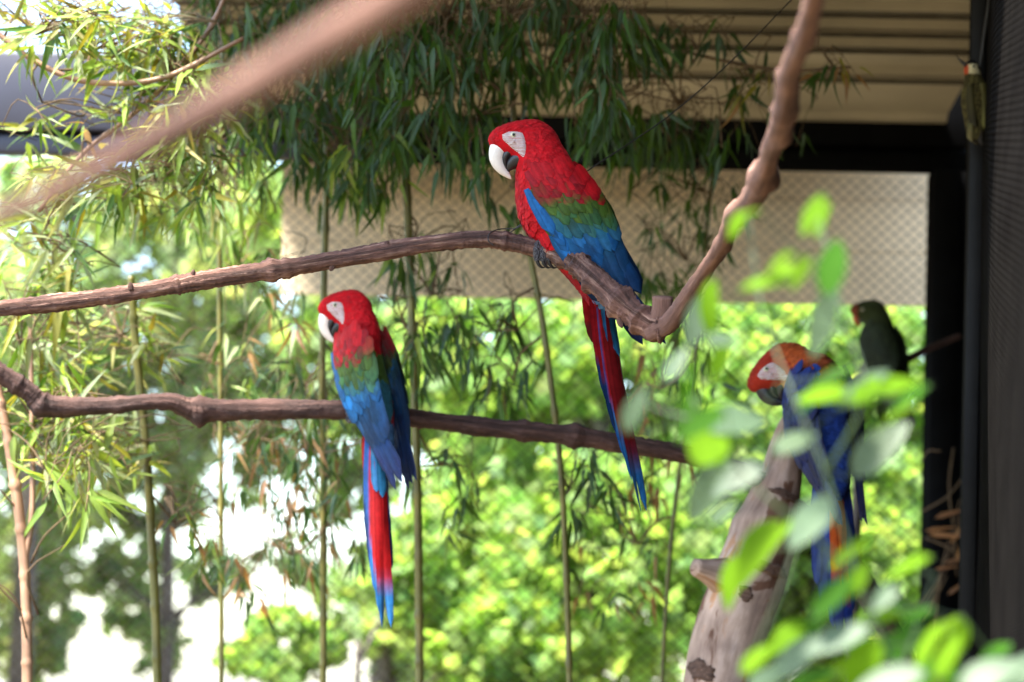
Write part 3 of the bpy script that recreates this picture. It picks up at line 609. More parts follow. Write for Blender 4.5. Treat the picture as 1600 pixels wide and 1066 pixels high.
# ------------------------------------------------------------------ birds
def surface_nets(f, org, h):
    nx, ny, nz = f.shape; s = f < 0
    cor = [(i, j, k) for i in (0, 1) for j in (0, 1) for k in (0, 1)]
    ed = [(a, b_) for ai, a in enumerate(cor) for b_ in cor[ai + 1:] if sum(abs(np.subtract(a, b_))) == 1]
    sl = lambda A, c: A[c[0]:nx - 1 + c[0], c[1]:ny - 1 + c[1], c[2]:nz - 1 + c[2]]
    acc = np.zeros((nx - 1, ny - 1, nz - 1, 3)); cnt = np.zeros((nx - 1, ny - 1, nz - 1))
    for a, b_ in ed:
        fa, fb_ = sl(f, a), sl(f, b_); x = (fa < 0) != (fb_ < 0); t = np.where(x, fa / np.where(x, fa - fb_, 1), 0)
        for q in range(3): acc[..., q] += np.where(x, a[q] + (b_[q] - a[q]) * t, 0)
        cnt += x
    m_ = cnt > 0; idx = -np.ones(m_.shape, int); idx[m_] = np.arange(m_.sum())
    I = np.argwhere(m_); V = (I + acc[m_] / cnt[m_][:, None]) * h + org; F = []
    for ax in range(3):
        o1, o2 = [(1, 2), (2, 0), (0, 1)][ax]
        sa = [slice(1, -1)] * 3; sb = [slice(1, -1)] * 3; sa[ax] = slice(0, -1); sb[ax] = slice(1, None)
        A, B = s[tuple(sa)], s[tuple(sb)]
        for p_ in np.argwhere(A != B):
            q = p_ + 1; q[ax] -= 1; c = []
            for (u, v) in ((0, 0), (-1, 0), (-1, -1), (0, -1)):
                r_ = q.copy(); r_[o1] += u; r_[o2] += v; c.append(idx[tuple(r_)])
            if min(c) < 0: continue
            F.append(c if A[tuple(p_)] else c[::-1])
    return V, F
def ell(p, c, r, ang=0):
    q = p - np.array(c, float)
    if ang:
        ca, sa = math.cos(ang), math.sin(ang); q = np.stack([q[..., 0] * ca + q[..., 2] * sa, q[..., 1], -q[..., 0] * sa + q[..., 2] * ca], -1)
    r = np.array(r, float); k0 = np.linalg.norm(q / r, axis=-1); k1 = np.linalg.norm(q / (r * r), axis=-1)
    return k0 * (k0 - 1) / np.maximum(k1, 1e-6)
def smin(a, b_, k):
    h = np.clip(.5 + .5 * (b_ - a) / k, 0, 1); return b_ * (1 - h) + a * h - k * h * (1 - h)
M['beak_white'] = plain("pale_horn_beak", (.72, .64, .55), .38, noise=.1, scale=.08, bs=.05)
M['beak_black'] = plain("black_beak", (.012, .011, .012), .4, noise=.3, scale=.2, bs=.1)
M['beak_red'] = plain("red_beak", (.45, .08, .03), .4, noise=.2, scale=.2, bs=.1)
M['iris'] = plain("pale_iris", (.55, .52, .36), .15, noise=.1, scale=1)
M['pupil'] = plain("glossy_pupil", (.004, .004, .004), .08, noise=.0, scale=1)
m, n, l, p = new_mat("bare_face_skin")
ob = n.new("ShaderNodeTexCoord").outputs["Object"]
wv = tex(n, l, "ShaderNodeTexWave", mapping(n, l, ob, (.2, .2, 1.0)), Scale=.16, Distortion=5.0); wv.bands_direction = 'Z'; wv.inputs["Detail"].default_value = 2; wv.inputs["Detail Scale"].default_value = 2.5
r = ramp(n, [(.0, (.40, .07, .06)), (.35, (.55, .45, .41)), (1, (.66, .58, .55))]); l.new(wv.outputs["Fac"], r.inputs[0]); l.new(r.outputs[0], p.inputs["Base Color"]); p.inputs["Roughness"].default_value = .7
bump(n, l, p, wv.outputs["Fac"], .4, .8); M['face'] = m
m, n, l, p = new_mat("grey_scaly_foot")
ob = n.new("ShaderNodeTexCoord").outputs["Object"]; vo = tex(n, l, "ShaderNodeTexVoronoi", ob, Scale=.45)
r = ramp(n, [(.0, (.30, .28, .29)), (.7, (.09, .085, .09))]); l.new(vo.outputs["Distance"], r.inputs[0]); l.new(r.outputs[0], p.inputs["Base Color"]); p.inputs["Roughness"].default_value = .55
bump(n, l, p, vo.outputs["Distance"], .8, .8); M['foot'] = m

RED = (.44, .004, .008); DRED = (.26, .004, .008); BLUE = (.012, .15, .34); DBLUE = (.008, .035, .12); GREEN = (.055, .105, .012); TEAL = (.010, .075, .11); SKYB = (.10, .30, .50); MAROON = (.14, .012, .012)
S0 = .00144
WING_S = np.array([7.0, 0, 100.0]); WA = nrm([-160, 0, -240]); WD = np.array([-WA[2] * -1, 0, 0])
WDIR = np.array([-.555, 0, -.832]); WDOR = np.array([-.832, 0, .555])
def lerp_tab(x, tab):
    xs_, ys_ = zip(*tab); return np.interp(x, xs_, ys_)
def wing_pt(U, V, off, side, open_=0.0):
    W = lerp_tab(U, [(-40, 31), (0, 43), (60, 48), (120, 43), (200, 29), (300, 14), (340, 10)]); Hh = lerp_tab(U, [(-20, 58), (60, 66), (150, 64), (220, 52), (300, 34), (340, 30)])
    y = W * np.sqrt(np.maximum(.04, 1 - ((V - 4) / (Hh if V > 4 else 120)) ** 2)) + open_ * U * .15
    p_ = WING_S + WDIR * U + WDOR * V; p_ = p_ + np.array([0, 1, 0]) * y
    e = 2.0
    return p_, off
def wing_pos(U, V, off, side, open_=0.0):
    a = wing_pt(U, V, 0, side, open_)[0]; b_ = wing_pt(U + 2, V, 0, side, open_)[0]; c = wing_pt(U, V + 2, 0, side, open_)[0]
    nn = nrm(cross(b_ - a, c - a)); nn = nn if nn[1] > 0 else -nn
    q = a + nn * off; q[1] *= side; return q
def feather_mesh(pts_fn, L, W, c0, c1, tipmix=.5, n=8, edge=None, ragged=0.0, blend=.3):
    """pts_fn(t, s, lift) -> point, t along 0..1, s across -1..1"""
    V, F, UV, C = [], [], [], []
    c0, c1 = np.array(c0), np.array(c1)
    for i in range(n + 1):
        t = i / n
        wd = W * min(1, .55 + 1.6 * t) * (math.sqrt(max(0, 1 - max(0, (t - .72) / .28) ** 2.2)))
        if ragged: wd *= 1 + ragged * math.sin(t * 40) * t
        for s_ in (-1, -.5, 0, .5, 1):
            V.append(pts_fn(t, s_ * wd, .10 * W * (1 - abs(s_)))); UV.append((s_, t * L / W / 2))
            f = np.clip((t - tipmix) / blend, 0, 1); c = c0 * (1 - f) + c1 * f
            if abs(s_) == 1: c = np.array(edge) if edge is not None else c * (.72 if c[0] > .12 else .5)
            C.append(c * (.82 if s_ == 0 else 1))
    for i in range(n):
        for j in range(4):
            a = i * 5 + j; F.append([a, a + 1, a + 6, a + 5])
    return V, F, UV, C
def macaw(spec):
    sc = spec['scale'] * S0
    root = empty(spec.get('name', "macaw"), spec['pos'], spec['label'], spec.get('cat', "parrot"), spec.get('group'))
    root.rotation_euler = (0, spec.get('lean', 0), math.pi + spec['yaw']); root.rotation_mode = 'XYZ'
    root.scale = (sc, sc * spec.get('slim', 1.0), sc)
    hy, hp = spec.get('head_yaw', 0), spec.get('head_pitch', 0); piv = np.array([14., 0, 128]) ; hoff = np.array(spec.get('head_off', (0, 0, 0)), float)
    hr = spec.get('head_roll', 0)
    Rm = np.array(Matrix.Rotation(hy, 3, 'Z') @ Matrix.Rotation(hp, 3, 'Y') @ Matrix.Rotation(hr, 3, 'X'))
    hw = lambda q: (np.asarray(q, float) - piv) @ Rm.T + piv + hoff          # head space -> body space
    hl = lambda q: (np.asarray(q, float) - piv - hoff) @ Rm + piv
    def sdf(p_):
        q = hl(p_)
        h = smin(ell(q, (22, 0, 155), (37, 31, 40)), ell(q, (50, 0, 161), (34, 24, 23)), 14)
        h = smin(h, ell(q, (58, 0, 174), (39, 20, 17), R(-14)), 20)
        h = smin(h, ell(q, (16, 0, 128), (24, 29, 26)), 14)
        b_ = smin(ell(p_, (6, 0, 108), (40, 35, 44)), ell(p_, (4, 0, 72), (43, 39, 57)), 18)
        b_ = smin(b_, ell(p_, (-24, 0, 30), (43, 40, 96), R(-33)), 25)
        b_ = smin(b_, ell(p_, (-66, 0, -42), (24, 26, 58), R(-26)), 20)
        for s_ in (-1, 1): b_ = smin(b_, ell(p_, (-4, 20 * s_, 12), (15, 13, 24)), 10)
        nk = ell(p_, (4 + hoff[0] * .5, hoff[1] * .5, 126 + hoff[2] * .5), (34, 33, 34))
        return smin(smin(h, nk, 18), b_, 22)
    h_ = spec.get('vox', 4.0)
    lo, hi = np.array([-130, -100, -120.]), np.array([140, 100, 240.])
    ax = [np.arange(lo[i], hi[i] + h_, h_) for i in range(3)]
    gr = np.stack(np.meshgrid(*ax, indexing='ij'), -1); f = sdf(gr)
    V, F = surface_nets(f, lo, h_)
    e = .8; gx = lambda p_: np.stack([sdf(p_ + np.eye(3)[i] * e) - sdf(p_ - np.eye(3)[i] * e) for i in range(3)], -1)
    N = gx(V); N /= np.linalg.norm(N, axis=1)[:, None]; V = V - N * sdf(V)[:, None]
    colf = spec['body_col']; Cb = np.array([colf(hl(v), v, hl(v)[2] > 125 - 30 * (hl(v)[0] < 0)) for v in V])
    body = put("body", make_mesh("body", V, F, M['skin_under'], np.zeros((len(V), 2)), Cb), root)
    # plumage: small overlapping contour feathers
    tri = np.array([[f_[0], f_[1], f_[2]] for f_ in F] + [[f_[0], f_[2], f_[3]] for f_ in F])
    ar = np.linalg.norm(np.cross(V[tri[:, 1]] - V[tri[:, 0]], V[tri[:, 2]] - V[tri[:, 0]]), axis=1); pr = ar / ar.sum()
    fp = spec['face']; mb = MB()
    def inface(q):
        if fp is None: return False
        x, z = q[0], q[2]; ins = False; k = len(fp)
        for i in range(k):
            (x1, z1), (x2, z2) = fp[i], fp[(i + 1) % k]
            if (z1 > z) != (z2 > z) and x < (x2 - x1) * (z - z1) / (z2 - z1) + x1: ins = not ins
        return ins
    for ti in rng.choice(len(tri), spec.get('plumes', 2600), p=pr):
        w3 = rng.dirichlet((1, 1, 1)); p_ = w3 @ V[tri[ti]]; nn = nrm(w3 @ N[tri[ti]]); q = hl(p_)
        onhead = q[2] > 125 - 30 * (q[0] < 0)
        if q[0] > 40 and q[2] > 118:
            if inface((q[0] - 5, 0, q[2])) or (inface(q) and rng.random() < .93) or q[0] > 96: continue
            if q[0] > 58 and q[2] < 160: continue
            if q[0] > 46 and q[2] < 142: continue
        hd = Rm @ nrm(np.array([-.9, 0, -.25 - .5 * (q[2] < 150)])); bd = np.array([-.5, 0, -.86]) + spec.get('flow', np.zeros(3))
        f_ = np.clip((q[2] - 105) / 40, 0, 1); d = nrm(hd * f_ + bd * (1 - f_)) + rng.normal(0, .18, 3)
        d = nrm(d - nn * np.dot(d, nn)); sd_ = cross(nn, d)
        Lf = (7 + 9 * (1 - f_)) * rng.uniform(.8, 1.25); Wf = Lf * .36
        if q[0] > 40: Lf *= .62; Wf *= .7
        lift = rng.uniform(.6, 2.2) * (.6 if f_ > .5 else 1)
        vs, uvs = [], []
        for (t, wf) in ((0, .5), (.45, 1), (.8, .8), (1, .25)):
            for s_ in (-1, 0, 1):
                vs.append(p_ + d * Lf * t + sd_ * Wf * wf * s_ + nn * (.4 + lift * t - .5 * abs(s_))); uvs.append((s_, t))
        c = np.array(colf(q, p_, onhead)) * rng.uniform(.72, 1.25)
        mb.add(vs, [[i * 3 + j, i * 3 + j + 1, i * 3 + j + 4, i * 3 + j + 3] for i in range(3) for j in range(2)], uvs, c)
    tag(mb.build("plumage", M['plume'], root, local=True), kind="stuff")
    # face patch, eyes
    def surf_y(x, z, side):
        x, z = np.atleast_1d(x).astype(float), np.atleast_1d(z).astype(float); y = np.full(len(x), 90.0 * side)
        for _ in range(40): y = side * np.maximum(2, (y - side * sdf(hw(np.stack([x, y, z], -1))) * .9) * side)
        return y
    if fp is not None:
        ring = catmull(np.array([(x, 0, z) for x, z in fp + [fp[0]]]), 37)[:-1]; cen = ring.mean(0)
        for side in (1, -1):
            vs, fs = [], []
            rr = (0.02, .3, .6, .85, 1.0)
            for k, q in enumerate(rr):
                pt = cen + (ring - cen) * q; y = surf_y(pt[:, 0], pt[:, 2], side); vs += list(hw(np.stack([pt[:, 0], y + side * (1.6 if k < 4 else -1.5), pt[:, 2]], -1)))
            m_ = len(ring); fs = [[i * m_ + j, i * m_ + (j + 1) % m_, (i + 1) * m_ + (j + 1) % m_, (i + 1) * m_ + j] for i in range(4) for j in range(m_)] + [list(range(m_))]
            mb = MB(); mb.add(vs, fs); mb.build("face_patch", M['face'], root, local=True)
    ex, ez = spec.get('eye', (59, 169))
    def ball(mb, c, r):
        V_, F_, _ = tube([c + np.array([0, 0, -r]), c, c + np.array([0, 0, r])], [.1, .1, .1], 12, 9)
        k = 12; a = np.linspace(-math.pi / 2, math.pi / 2, 9); vs = []
        for i in range(9):
            for j in range(k): vs.append(c + r * np.array([math.cos(a[i]) * math.cos(6.283 * j / k), math.cos(a[i]) * math.sin(6.283 * j / k), math.sin(a[i])]))
        mb.add(vs, [[i * k + j, i * k + (j + 1) % k, (i + 1) * k + (j + 1) % k, (i + 1) * k + j] for i in range(8) for j in range(k)])
    for side in (1, -1):
        y = surf_y(ex, ez, side)[0]; mb = MB(); ball(mb, hw((ex, y - side * 1.0, ez)), 5.2); eye = mb.build("eye", M['iris'], root, local=True)
        mb = MB(); ball(mb, hw((ex, y + side * 2.6, ez)), 2.5); mb.build("pupil", M['pupil'], eye, local=True)
    # beak
    def loft(cl_, n=18, seg=14):
        cl_ = np.array(cl_, float); cc = catmull(cl_, n); T = np.gradient(cc[:, :2], axis=0); T /= np.linalg.norm(T, axis=1)[:, None]
        vs = []
        for i in range(n):
            nx_ = np.array([T[i][1], -T[i][0]])
            for j in range(seg):
                a = 6.283 * j / seg; u = math.cos(a) * max(.2, cc[i][2]); v = math.sin(a) * max(.2, cc[i][3])
                vs.append(hw((cc[i][0] + nx_[0] * u, v, cc[i][1] + nx_[1] * u)))
        fs = [[i * seg + j, i * seg + (j + 1) % seg, (i + 1) * seg + (j + 1) % seg, (i + 1) * seg + j] for i in range(n - 1) for j in range(seg)]
        fs += [list(range(seg))[::-1], list(range((n - 1) * seg, n * seg))]
        mb = MB(); mb.add(vs, fs); return mb
    bk = spec.get('beak_scale', 1.0)
    up_ = [(66, 160, 15, 13), (76, 156, 16, 14), (81, 146, 14.5, 12.5), (81, 133, 12, 10), (74, 120, 8.5, 7), (65, 111, 4.5, 4), (59, 105, .6, .6)]
    lo_ = [(40, 138, 13, 20), (50, 136, 14, 18.5), (59, 129, 11, 13), (64, 121, 6, 8), (65, 115, 1.5, 3)]
    dk = [(56, 151, 9, 16.2), (63, 147, 9, 15.4), (69, 139, 8, 13.2), (70, 130, 5, 10), (67, 120, 2, 6)]
    if bk != 1: up_, lo_, dk = [[(66 + (x - 66) * bk, 150 + (z - 150) * bk, a * bk, b_ * bk) for x, z, a, b_ in q] for q in (up_, lo_, dk)]
    ub = loft(up_).build("upper_beak", spec.get('beak', M['beak_white']), root, local=True)
    if spec.get('beak_dark', True): loft(dk).build("dark_base", M['beak_black'], ub, local=True)
    loft(lo_).build("lower_beak", M['beak_black'], root, local=True)
    # wings
    rows = spec['wing']
    for side in (1, -1):
        wg = put("wing", None, root)
        for (nf, U0, U1, V0, V1, L0, L1, W, ang0, ang1, off, colA, colB, skew, *opt) in rows:
            for i in range(nf):
                t = i / max(1, nf - 1); Uo = U0 + (U1 - U0) * t + rng.normal(0, 5.0 if off > 2.5 else 3.2); Vo = V0 + (V1 - V0) * t + rng.normal(0, 1.5) + (spec.get('far_wing', 0) if side < 0 else 0); L = (L0 + (L1 - L0) * t) * rng.uniform(.95, 1.05)
                Uo += skew * (Vo + 35); a = R(ang0 + (ang1 - ang0) * t + rng.normal(0, 3.5)); j_ = rng.uniform(.7, 1.25)
                ca, cb = [np.array(c(t)) * j_ if callable(c) else np.array(c) * j_ for c in (colA, colB)]
                ofi = off + rng.uniform(-.5, .5) + .25 * (i % 2)
                def fn(tt, s_, lf, Uo=Uo, Vo=Vo, L=L, a=a, ofi=ofi, bend=opt[0] if opt else 0):
                    U = Uo + L * tt * math.cos(a) - s_ * math.sin(a); Vv = Vo + L * tt * math.sin(a) + s_ * math.cos(a) + bend * tt * tt
                    return wing_pos(U, Vv, ofi + lf + 1.2 * tt - s_ * .06, side, spec.get('open', 0))
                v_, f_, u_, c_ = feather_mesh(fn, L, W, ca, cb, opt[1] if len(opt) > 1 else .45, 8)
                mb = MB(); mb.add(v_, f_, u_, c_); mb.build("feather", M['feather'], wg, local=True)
    # tail
    tl = put("tail", None, root); tb = np.array(spec.get('tail_base', (-66, 0, -40)), float); td = nrm(spec['tail_dir']); tdor = nrm(np.cross(np.array([0, 1., 0]), td)); tdor = tdor if tdor[0] < 0 else -tdor
    ro_ = spec.get('tail_roll', 0); l0_, t0_ = np.array([0, 1., 0]), tdor; lat = l0_ * math.cos(ro_) + t0_ * math.sin(ro_); tdor = t0_ * math.cos(ro_) - l0_ * math.sin(ro_)
    for (yo, do, L, W, spread, c0, c1, tm, tw, *edge) in spec['tail']:
        cv = rng.normal(0, 3)
        def fn(tt, s_, lf, yo=yo, do=do, L=L, spread=spread, tw=tw, cv=cv):
            a = R(25) * np.sign(yo) * min(1, abs(yo) / 8) * -1 + tw * max(0, tt - .45) * 2
            cs, sn = math.cos(a), math.sin(a)
            return tb + td * L * tt + lat * (yo + spread * tt + cv * tt * tt + s_ * cs) + tdor * (do - abs(yo) * .25 + s_ * sn + lf - 9 * math.sin(tt * 2.2))
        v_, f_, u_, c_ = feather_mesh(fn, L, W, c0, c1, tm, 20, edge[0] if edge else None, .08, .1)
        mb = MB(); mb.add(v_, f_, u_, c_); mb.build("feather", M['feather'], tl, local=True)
    # feet
    for side, x0, sp2 in spec.get('feet', ((1, 4, 0), (-1, -14, 0))):
        ft = MB(); y0 = 10 if side > 0 else -2
        V_, F_, U_ = tube([(x0 - 6, y0, 16), (x0, y0 + 3, 6), (x0 + 5, y0 + 4, 2)], [7, 6, 6], 10, 8, .05); ft.add(V_, F_, U_)
        claws = []
        ro = spec.get('grip', 15)
        for (dx, k) in ((9, 0), (0, 1)):
            pts = [(x0 + 3, y0 + 2, 5), (x0 + dx + 4, ro + 2, 1), (x0 + dx + 6, ro + 7, -12), (x0 + dx + 5, ro + 5, -24)]
            V_, F_, U_ = tube(pts, [6.2, 6.0, 5.6, 4.6], 10, 22, .03, .1, [(q, .03, .14) for q in (.25, .4, .55, .7, .85)]); ft.add(V_, F_, U_)
            claws.append([(x0 + dx + 5, ro + 5, -22), (x0 + dx + 3, ro + 5, -29), (x0 + dx - 3, ro + 3, -34), (x0 + dx - 10, ro + 1, -33)])
        pts = [(x0, y0, 5), (x0 - 4, -ro, 2), (x0 - 4, -ro - 6, -12), (x0 - 4, -ro - 3, -24)]
        V_, F_, U_ = tube(pts, [5.5, 5.2, 4.8, 3], 10, 18, .03); ft.add(V_, F_, U_)
        fo = ft.build("foot", M['foot'], root, local=True)
        for c in claws:
            V_, F_, U_ = tube(c, [3.4, 2.8, 1.8, .3], 8, 10); mb = MB(); mb.add(V_, F_, U_); mb.build("claw", M['beak_black'], fo, local=True)
    return root
FACE = [(78, 171), (65, 176), (50, 175), (43, 171), (38, 152), (41, 134), (50, 141), (60, 148), (68, 155), (76, 162)]
def col_gw(q, p_, head):
    if p_[2] < -30: return (.10, .22, .38) if p_[0] < -70 else DRED
    if p_[0] < -8 - (74 - p_[2]) * .66 - 14 and p_[2] < 92: return GREEN if p_[2] > 40 else (.03, .12, .14)
    return RED
def mixc(a, b_): return lambda t: tuple(np.array(a) * (1 - t) + np.array(b_) * t)
def rnd(*cs): return lambda t: cs[rng.integers(len(cs))]
BG = (.02, .11, .12)
WING_GW = [  # n, U0,U1, V0,V1, L0,L1, W, ang0,ang1, off, colA,colB, skew, bend, tip mix
    (10, 125, 155, -30, 6, 118, 155, 11, 8, 1, 0.0, DBLUE, (.012, .02, .08), 0, 0, .6),
    (10, 100, 85, -32, 46, 110, 140, 14, 7, -11, 1.0, (.008, .058, .15), (.007, .035, .10), 0, 0, .5),
    (6, 62, 58, 20, 52, 130, 132, 14, -5, -13, 2.0, TEAL, (.008, .045, .11), 0, 0, .4),
    (10, 70, 56, -38, 44, 78, 88, 12, 6, -8, 3.0, (.009, .12, .29), (.009, .08, .21), 0.1, 0, .4),
    (10, 48, 40, -36, 46, 68, 76, 10.5, 4, -8, 3.8, mixc(BLUE, BG), mixc((.015, .15, .42), (.02, .10, .18)), .3, 0, .5),
    (10, 32, 30, -33, 50, 56, 64, 9.5, 3, -8, 4.6, mixc((.03, .12, .12), GREEN), mixc((.02, .14, .22), (.04, .12, .06)), .4, 0, .5),
    (10, 18, 20, -30, 54, 50, 56, 9, 3, -8, 5.4, rnd(GREEN, (.05, .11, .03), (.08, .11, .012)), rnd(GREEN, (.04, .12, .04)), .45, 0, .5),
    (10, 4, 10, -27, 54, 44, 50, 8.5, 3, -8, 6.0, rnd(GREEN, (.10, .09, .012), (.07, .11, .015)), GREEN, .45, 0, .3),
    (6, -6, 44, -35, -41, 72, 56, 7.5, 2, 9, 5.6, (.012, .11, .30), (.010, .10, .27), 0, 0, .5),
    (11, -8, 0, -24, 54, 36, 40, 8, 3, -8, 6.5, rnd(DRED, (.20, .03, .012), RED, GREEN), rnd((.12, .07, .012), DRED, GREEN), .47, 0, .6),
    (11, -17, -8, -22, 54, 32, 36, 7.5, 3, -8, 6.9, rnd(RED, DRED, (.24, .02, .01)), rnd(DRED, RED, (.14, .06, .012)), .45, 0, .6),
    (11, -24, -16, -20, 54, 30, 32, 7.5, 3, -8, 7.2, rnd(RED, DRED), RED, .42, 0, .8),
    (10, -31, -24, -16, 46, 28, 30, 7, 3, -8, 7.4, RED, RED, .38, 0, .8),
    (10, -37, -31, -12, 43, 26, 28, 7, 3, -8, 7.5, RED, RED, .32, 0, .8)]
def tail_gw(k=1.0, oc=(.02, .10, .34), ow=6, ic=(.46, .008, .010), k2=1.0):
    rows = []
    for s_ in (-1, 1):
        rows += [(s_ * 22, -4, 215 * k, ow, s_ * 8, oc, DBLUE, .6, 0), (s_ * 18, -2, 262 * k, 9, s_ * 7, oc, DBLUE, .6, .2 * s_), (s_ * 14, 0, 306 * k, 10, s_ * 6, (.40, .008, .010), (.02, .16, .42), .66, .3 * s_, (.02, .08, .28)),
                 (s_ * 9, 2, 345 * k, 10, s_ * 5, ic, (.025, .17, .42), .72, .4 * s_), (s_ * 4, 4, 372 * k * k2, 10.5, s_ * 6, ic, (.03, .18, .44), .74, .5 * s_)]
        rows += [(s_ * 10, 9, 120, 11, 0, SKYB, (.03, .16, .36), .4, 0), (s_ * 6, -14, 130, 11, 0, (.30, .012, .012), MAROON, .4, 0), (s_ * 14, -20, 104, 10, s_ * -4, (.36, .012, .012), MAROON, .6, 0)]
    rows += [(0, 10, 130, 11, 0, SKYB, (.03, .2, .4), .4, 0)]
    return rows
GM = "red and green macaws"
macaw(dict(label="sharp red, green and blue macaw in side view gripping the upper perch", pos=P(856, 387, 6.4), scale=1.0, yaw=R(4), far_wing=9, tail_roll=R(-35), body_col=col_gw, face=FACE, wing=WING_GW,
           tail=tail_gw(.94, (.30, .006, .010), 9, (.24, .008, .010), 1.07), tail_base=(-88, 0, -40), tail_dir=(-70, 0, -350), plumes=5200, vox=3.5, group=GM))
macaw(dict(label="red, green and blue macaw seen from behind on the dark lower perch", pos=P(563, 630, 7.33), scale=1.03, slim=.8, yaw=R(-57), lean=R(0), head_yaw=R(50), body_col=col_gw, face=FACE, wing=WING_GW,
           tail=tail_gw(.95), tail_dir=(-45, 0, -350), plumes=3200, group=GM, grip=16))
# blue macaw with an orange head, bent forward
def col_bl(q, p_, head):
    if head and q[2] > 140: return (.30, .022, .008) if q[0] > 30 else (.36, .065, .012)
    if p_[0] > 10 and p_[2] < 115: return (.5, .22, .02)
    return (.02, .05, .22) if not head else (.30, .06, .014)
WB = [(r_[:11] + ((.009, .016, .09), (.007, .010, .05)) + r_[13:]) for r_ in WING_GW]
WB = [r_[:11] + ((.013, .03, .15), (.010, .02, .10)) + r_[13:] if i > 5 else r_ for i, r_ in enumerate(WB)]
tail_bl = [(y_, d_, L_, w_, s_, (.02, .04, .2), (.015, .03, .12), .4, 0) for (y_, d_, L_, w_, s_) in ((-22, 0, 190, 9, -8), (22, 0, 190, 9, 8), (-16, 1, 230, 9, -6), (16, 1, 230, 9, 6), (9, 3, 260, 9, 4))]
tail_bl += [(-8, 5, 285, 10, -2, (.55, .07, .01), (.02, .04, .2), .7, 0), (0, 6, 275, 10, 0, (.5, .08, .01), (.02, .03, .12), .6, 0)]
macaw(dict(label="blue macaw with orange crown bowing its head behind the broad leaves", pos=P(1280, 706, 7.3), scale=1.14, open=.10, yaw=R(-80), lean=R(10), head_yaw=R(72), head_pitch=R(34), head_off=(14, 10, 0), body_col=col_bl, face=FACE, wing=WB,
           tail=tail_bl, tail_dir=(-40, 0, -350), plumes=2200, vox=5.0, grip=16, beak=M['beak_black'], beak_scale=.9))
# small green parrot
def col_gr(q, p_, head): return (.034, .045, .014) if not (q[0] > 74 and q[2] > 140) else (.16, .04, .018)
WG = [(r_[:11] + ((.018, .028, .009), (.012, .02, .007)) + r_[13:]) for r_ in WING_GW]
tail_gr = [(y_, 0, L_, 11, y_ * .2, (.03, .065, .012), (.05, .08, .015), .4, 0) for (y_, L_) in ((-20, 110), (20, 110), (-12, 130), (12, 130), (-5, 140), (5, 145))]
macaw(dict(name="green_parrot", label="small dark green parrot with red beak on the thin grey branch", pos=P(1362, 572, 9.38), scale=.76, yaw=R(-40), lean=R(-14), head_yaw=R(34), head_pitch=R(12), body_col=col_gr, face=None, wing=WG,
           tail=tail_gr, tail_dir=(-110, 0, -330), plumes=1400, vox=6.0, beak=M['beak_red'], beak_scale=.75, beak_dark=False))

